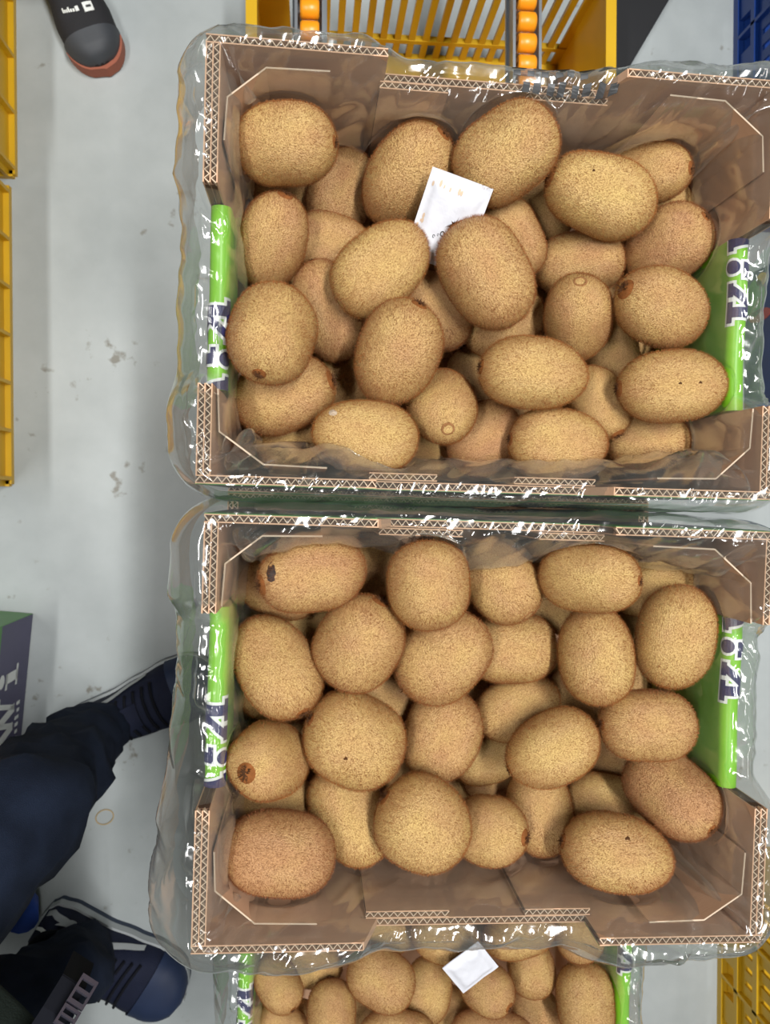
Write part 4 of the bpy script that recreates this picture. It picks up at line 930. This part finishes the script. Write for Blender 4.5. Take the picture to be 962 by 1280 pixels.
def shoe(parent, heel, toe, mats, ln, wide=1.0, style='run'):
    upper, sole_m, toe_m, lining = mats
    d = (Vector(toe) - Vector(heel)); yaw = math.atan2(d.y, d.x)
    root = empty('shoe', (heel[0], heel[1], 0), yaw); root.parent = parent
    def hw(s):
        pts = ((0, .018), (.04, .030), (.15, .036), (.35, .037), (.55, .044), (.72, .050), (.80, .0485))
        if s > .80: return .0485*wide*math.sqrt(max(0.0, 1 - ((s - .80)/.2)**2)) + .0006
        for (a, wa), (b_, wb) in zip(pts, pts[1:]):
            if s <= b_: t = smooth01((s - a)/(b_ - a)); return (wa + (wb - wa)*t)*wide
        return .0485*wide
    def hh(s):
        pts = ((0, .060), (.06, .082), (.2, .086), (.34, .088), (.45, .074), (.62, .054), (.8, .043), (.93, .036), (.98, .028), (1, .012))
        for (a, wa), (b_, wb) in zip(pts, pts[1:]):
            if s <= b_: t = (s - a)/(b_ - a); return wa + (wb - wa)*t
        return .016
    def P(s, th, off=0):
        w_ = hw(s) + off; h_ = hh(s) + off; c, sn = math.cos(th), math.sin(th)
        return (s*ln, w_*math.copysign(abs(c)**.75, c), .022 + h_*abs(sn)**.8)
    S = [.5 - .5*math.cos(math.pi*k/44) for k in range(45)]; T = lin(0, math.pi, 21)
    mb = MB(); mb.grid([[P(s, t) for t in T] for s in S]); up = mb.build('upper', upper, root, smooth=True)
    ov = .004 if style == 'run' else .0005
    out = [(s*ln, (hw(s) + ov)) for s in S] ; poly = [(-.004, 0)] + [(x, -y) for x, y in out] + [(ln + .005, 0)] + [(x, y) for x, y in reversed(out)]
    mb = MB(); mb.prism(poly, .0, .012, 1); mb.prism(poly, .012, .028, 0); so = mb.build('sole', [sole_m, M['sole_navy'] if style == 'run' else sole_m], root, bevel=0)
    mb = MB(); mb.grid([[P(s, t, .003) for t in T] for s in [1 - (1 - (.74 if style == 'run' else .84))*math.cos(math.pi/2*k/16) for k in range(17)]]); mb.build('toe_cap', toe_m, root, smooth=True)
    # ankle opening with padded collar
    path = [(ln*(.19 + .15*math.cos(a)), .034*wide*math.sin(a), .104 + .006*math.cos(a)) for a in lin(0, 2*math.pi, 25)]
    mb = MB(); mb.tube(path, .009, 10); mb.build('collar', lining, root, smooth=True)
    mb = MB(); mb.prism([(x*.98, y*.98) for x, y, z in path[:-1]], .060, .106); mb.build('lining', lining, root)
    tg = MB(); tg.grid([[(ln*(.30 + .24*u), (v - .5)*.036*wide, .022 + hh(.30 + .24*u) + .010 - .006*(2*v - 1)**2 + .012*(1 - u)) for v in lin(0, 1, 7)] for u in lin(0, 1, 8)]); tg.build('tongue', upper, root, smooth=True)
    if style == 'run':
        for k in range(5):
            s = .44 + .05*k; mb = MB(); mb.tube([P(s + .01*math.sin(t*3), t, .004) for t in lin(.9, math.pi - .9, 9)], .0026, 6); mb.build('lace', lining, root, smooth=True)
        for sg in (0, 1):                                      # pale sweeping side band and heel stripe
            f = (lambda t: t) if sg == 0 else (lambda t: math.pi - t)
            mb = MB(); mb.grid([[P(s, f(.16 + .42*(1 - (s/.62))**.6*0 + .30*math.sin(math.pi*min(1, s/.62)) + .11*k), .0022) for k in (0, 1, 2)] for s in lin(.01, .62, 24)]); mb.build('side_stripe', M['sole'], root, smooth=True)
            mb = MB(); mb.grid([[P(s, f(.95 + .16*k - s*.9), .0022) for k in (0, 1)] for s in lin(.0, .30, 12)]); mb.build('heel_stripe', M['white'], root, smooth=True)
            lg = MB(); pts = []
            for u in lin(0, 1, 12):                             # curved tick mark on the quarter
                s = .08 + .20*u; t0 = .62 - .32*math.sin(math.pi*u*.8) + .25*u; wv = .12*math.sin(math.pi*min(1, u*1.15 + .02))
                pts.append([P(s, f(t0 - wv), .003), P(s, f(t0 + wv), .003)])
            lg.grid(pts); lg.build('tick_logo', M['sole'], root)
    else:
        bp = MB(); so_ = [(s*ln + .004, hw(s) + .0030) for s in [1 - .16*math.cos(math.pi/2*k/14) for k in range(15)]]; bp.prism([(.84*ln, 0)] + [(x, -y) for x, y in so_] + [(x + .003, y) for x, y in reversed(so_)], .004, .029); bp.build('toe_bumper', M['sole_orange'], root)
        lg = MB(); lg.grid([[P(s, t, .0022) for t in lin(1.16, 1.46, 4)] for s in lin(.715, .765, 3)]); lo = lg.build('logo_patch', M['white'], root)
        lt = MB()
        lt.grid([[P(s, t, .0030) for t in lin(1.23, 1.39, 3)] for s in lin(.734, .746, 2)]); lt.build('logo_mark', M['ink'], lo)
        wd = MB()
        for k in range(7):
            t0 = 1.56 + .062*k; wd.grid([[P(s, t, .0022) for t in (t0, t0 + .045)] for s in lin(.722 - .003*k + (.010 if k % 3 else 0), .748 - .003*k, 3)])
        wd.build('lettering', M['white'], root)
    return root
per = empty('person', (0, 0, 0)); tag(per, "photographer in dark trousers, dark green jacket and navy running shoes", 'person')
RUN = (M['shoe'], M['sole'], M['toe'], M['shoe_dark'])
shoe(per, at(78, 925, .03), at(262, 848, .03), RUN, .285, 1.12)
shoe(per, at(52, 1150, .03), at(228, 1252, .03), RUN, .285, 1.18)
J = [((-.50, -.56, .90), .15), ((-.49, -.48, .80), .115), (tuple((Vector((-.49, -.48, .80)) + at(22, 1018, .50))/2), .10), (tuple(at(22, 1018, .50)), .083), (tuple(at(75, 960, .30)), .066), (tuple(at(112, 918, .125)), .058), (tuple(at(122, 908, .075)), .052),
     ((-.49, -.66, .80), .115), ((-.46, -.66, .62), .095), ((-.44, -.68, .45), .078), (tuple(at(88, 1210, .25)), .062), (tuple(at(100, 1205, .12)), .054), (tuple(at(104, 1202, .085)), .050), ((-.52, -.56, 1.02), .145)]
E_ = [(0, 1), (1, 2), (2, 3), (3, 4), (4, 5), (5, 6), (0, 7), (7, 8), (8, 9), (9, 10), (10, 11), (11, 12), (0, 13)]
t = skin_mesh('trousers', J, E_, M['denim'], fold=.034, fs=12); t.parent = per
# jacket: open tube with hem folds
mb = MB(); rows = []; inn = []
for k, (z, rx, ry, cx, cy) in enumerate(((.745, .300, .262, -.470, -.590), (.755, .303, .265, -.470, -.590), (.80, .292, .256, -.480, -.595), (.88, .272, .242, -.495, -.60), (.98, .25, .23, -.52, -.605), (1.10, .235, .225, -.55, -.61), (1.22, .21, .215, -.58, -.615))):
    row = []
    for i in range(72):
        a = 2*math.pi*i/72; f = 1 + .05*noise.noise(Vector((math.cos(a)*2.2, math.sin(a)*2.2, z*5))) + .02*math.sin(a*7)*(1.25 - z)
        row.append((cx + rx*f*math.cos(a), cy + ry*f*math.sin(a), z + .012*noise.noise(Vector((math.cos(a)*2, math.sin(a)*2, 3)))))
    rows.append(row)
mb.grid(rows, closed=True); mb.face(rows[-1]); mb.grid([[(x*.985 - .008, y*.985 - .009, z) for x, y, z in r_] for r_ in rows[:3]], closed=True)
mb.build('jacket', M['jacket'], per, smooth=True)
# dark strap with a polished slider hanging from the jacket
a_ = at(48, 1300, .80); b_ = at(92, 1228, .76); c_ = at(104, 1198, .70)
sd = (at(80, 1265, .78) - at(66, 1256, .78)).normalized()
mb = MB()
pth = [Vector((-.285, -.50, .85)), Vector((-.255, -.475, .83)), a_, (a_ + b_)/2 + Vector((0, 0, .004)), b_, c_]
mb.grid([[p - sd*.011, p + sd*.011] for p in pth]); mb.grid([[p - sd*.011 - Vector((0, 0, .002)), p + sd*.011 - Vector((0, 0, .002))] for p in pth]); st = mb.build('strap', M['shoe_dark'], per)
ld = (b_ - a_).normalized()
def slider(c, w_, l_):
    mb = MB(); up = sd.cross(ld)
    for a0, a1, b0, b1 in ((-1, 1, -1, -.7), (-1, 1, .7, 1), (-1, -.72, -.7, .7), (.72, 1, -.7, .7), (-.72, .72, -.12, .12)):
        q = [c + sd*(w_*a) + ld*(l_*b2) for a, b2 in ((a0, b0), (a1, b0), (a1, b1), (a0, b1))]
        lo = [x - up*.0015 for x in q]; hi = [x + up*.0015 for x in q]
        mb.face(lo[::-1]); mb.face(hi)
        for k in range(4): mb.face([lo[k], lo[(k+1) % 4], hi[(k+1) % 4], hi[k]])
    mb.build('metal_slider', M['chrome'], per)
slider(at(103, 1240, .772), .0075, .0115); slider(at(84, 1272, .79), .0075, .0075)
mb = MB(); pa = at(26, 1142, .16); mb.tube([at(30, 1128, .13), at(28, 1150, .17)], [.022, .024], 12); mb.build('sock', M['sock'], per, smooth=True)

p2 = empty('person', (0, 0, 0)); tag(p2, "person at the top left, one black shoe with orange toe edge in view", 'person')
shoe(p2, at(42, -118, .03), at(121, 64, .03), (M['shoe_black'], M['blackp'], M['shoe_grey'], M['shoe_dark']), .285, .95, 'plain')
h = at(52, -85, .1); J = [((h.x + .07, h.y + .16, .92), .15), ((h.x - .03, h.y + .10, .82), .11), ((h.x - .01, h.y + .06, .48), .078), ((h.x, h.y + .0, .13), .058), ((h.x, h.y, .085), .054),
     ((h.x + .16, h.y + .22, .82), .11), ((h.x + .2, h.y + .26, .48), .078), ((h.x + .22, h.y + .28, .11), .056), ((h.x + .07, h.y + .18, 1.05), .15)]
t = skin_mesh('trousers', J, [(0, 1), (1, 2), (2, 3), (3, 4), (0, 5), (5, 6), (6, 7), (0, 8)], M['dark_trouser'], fold=.012); t.parent = p2
shoe(p2, (h.x + .22, h.y + .33, 0), (h.x + .24, h.y + .05, 0), (M['shoe_black'], M['blackp'], M['shoe_grey'], M['shoe_dark']), .285, 1.12, 'plain')
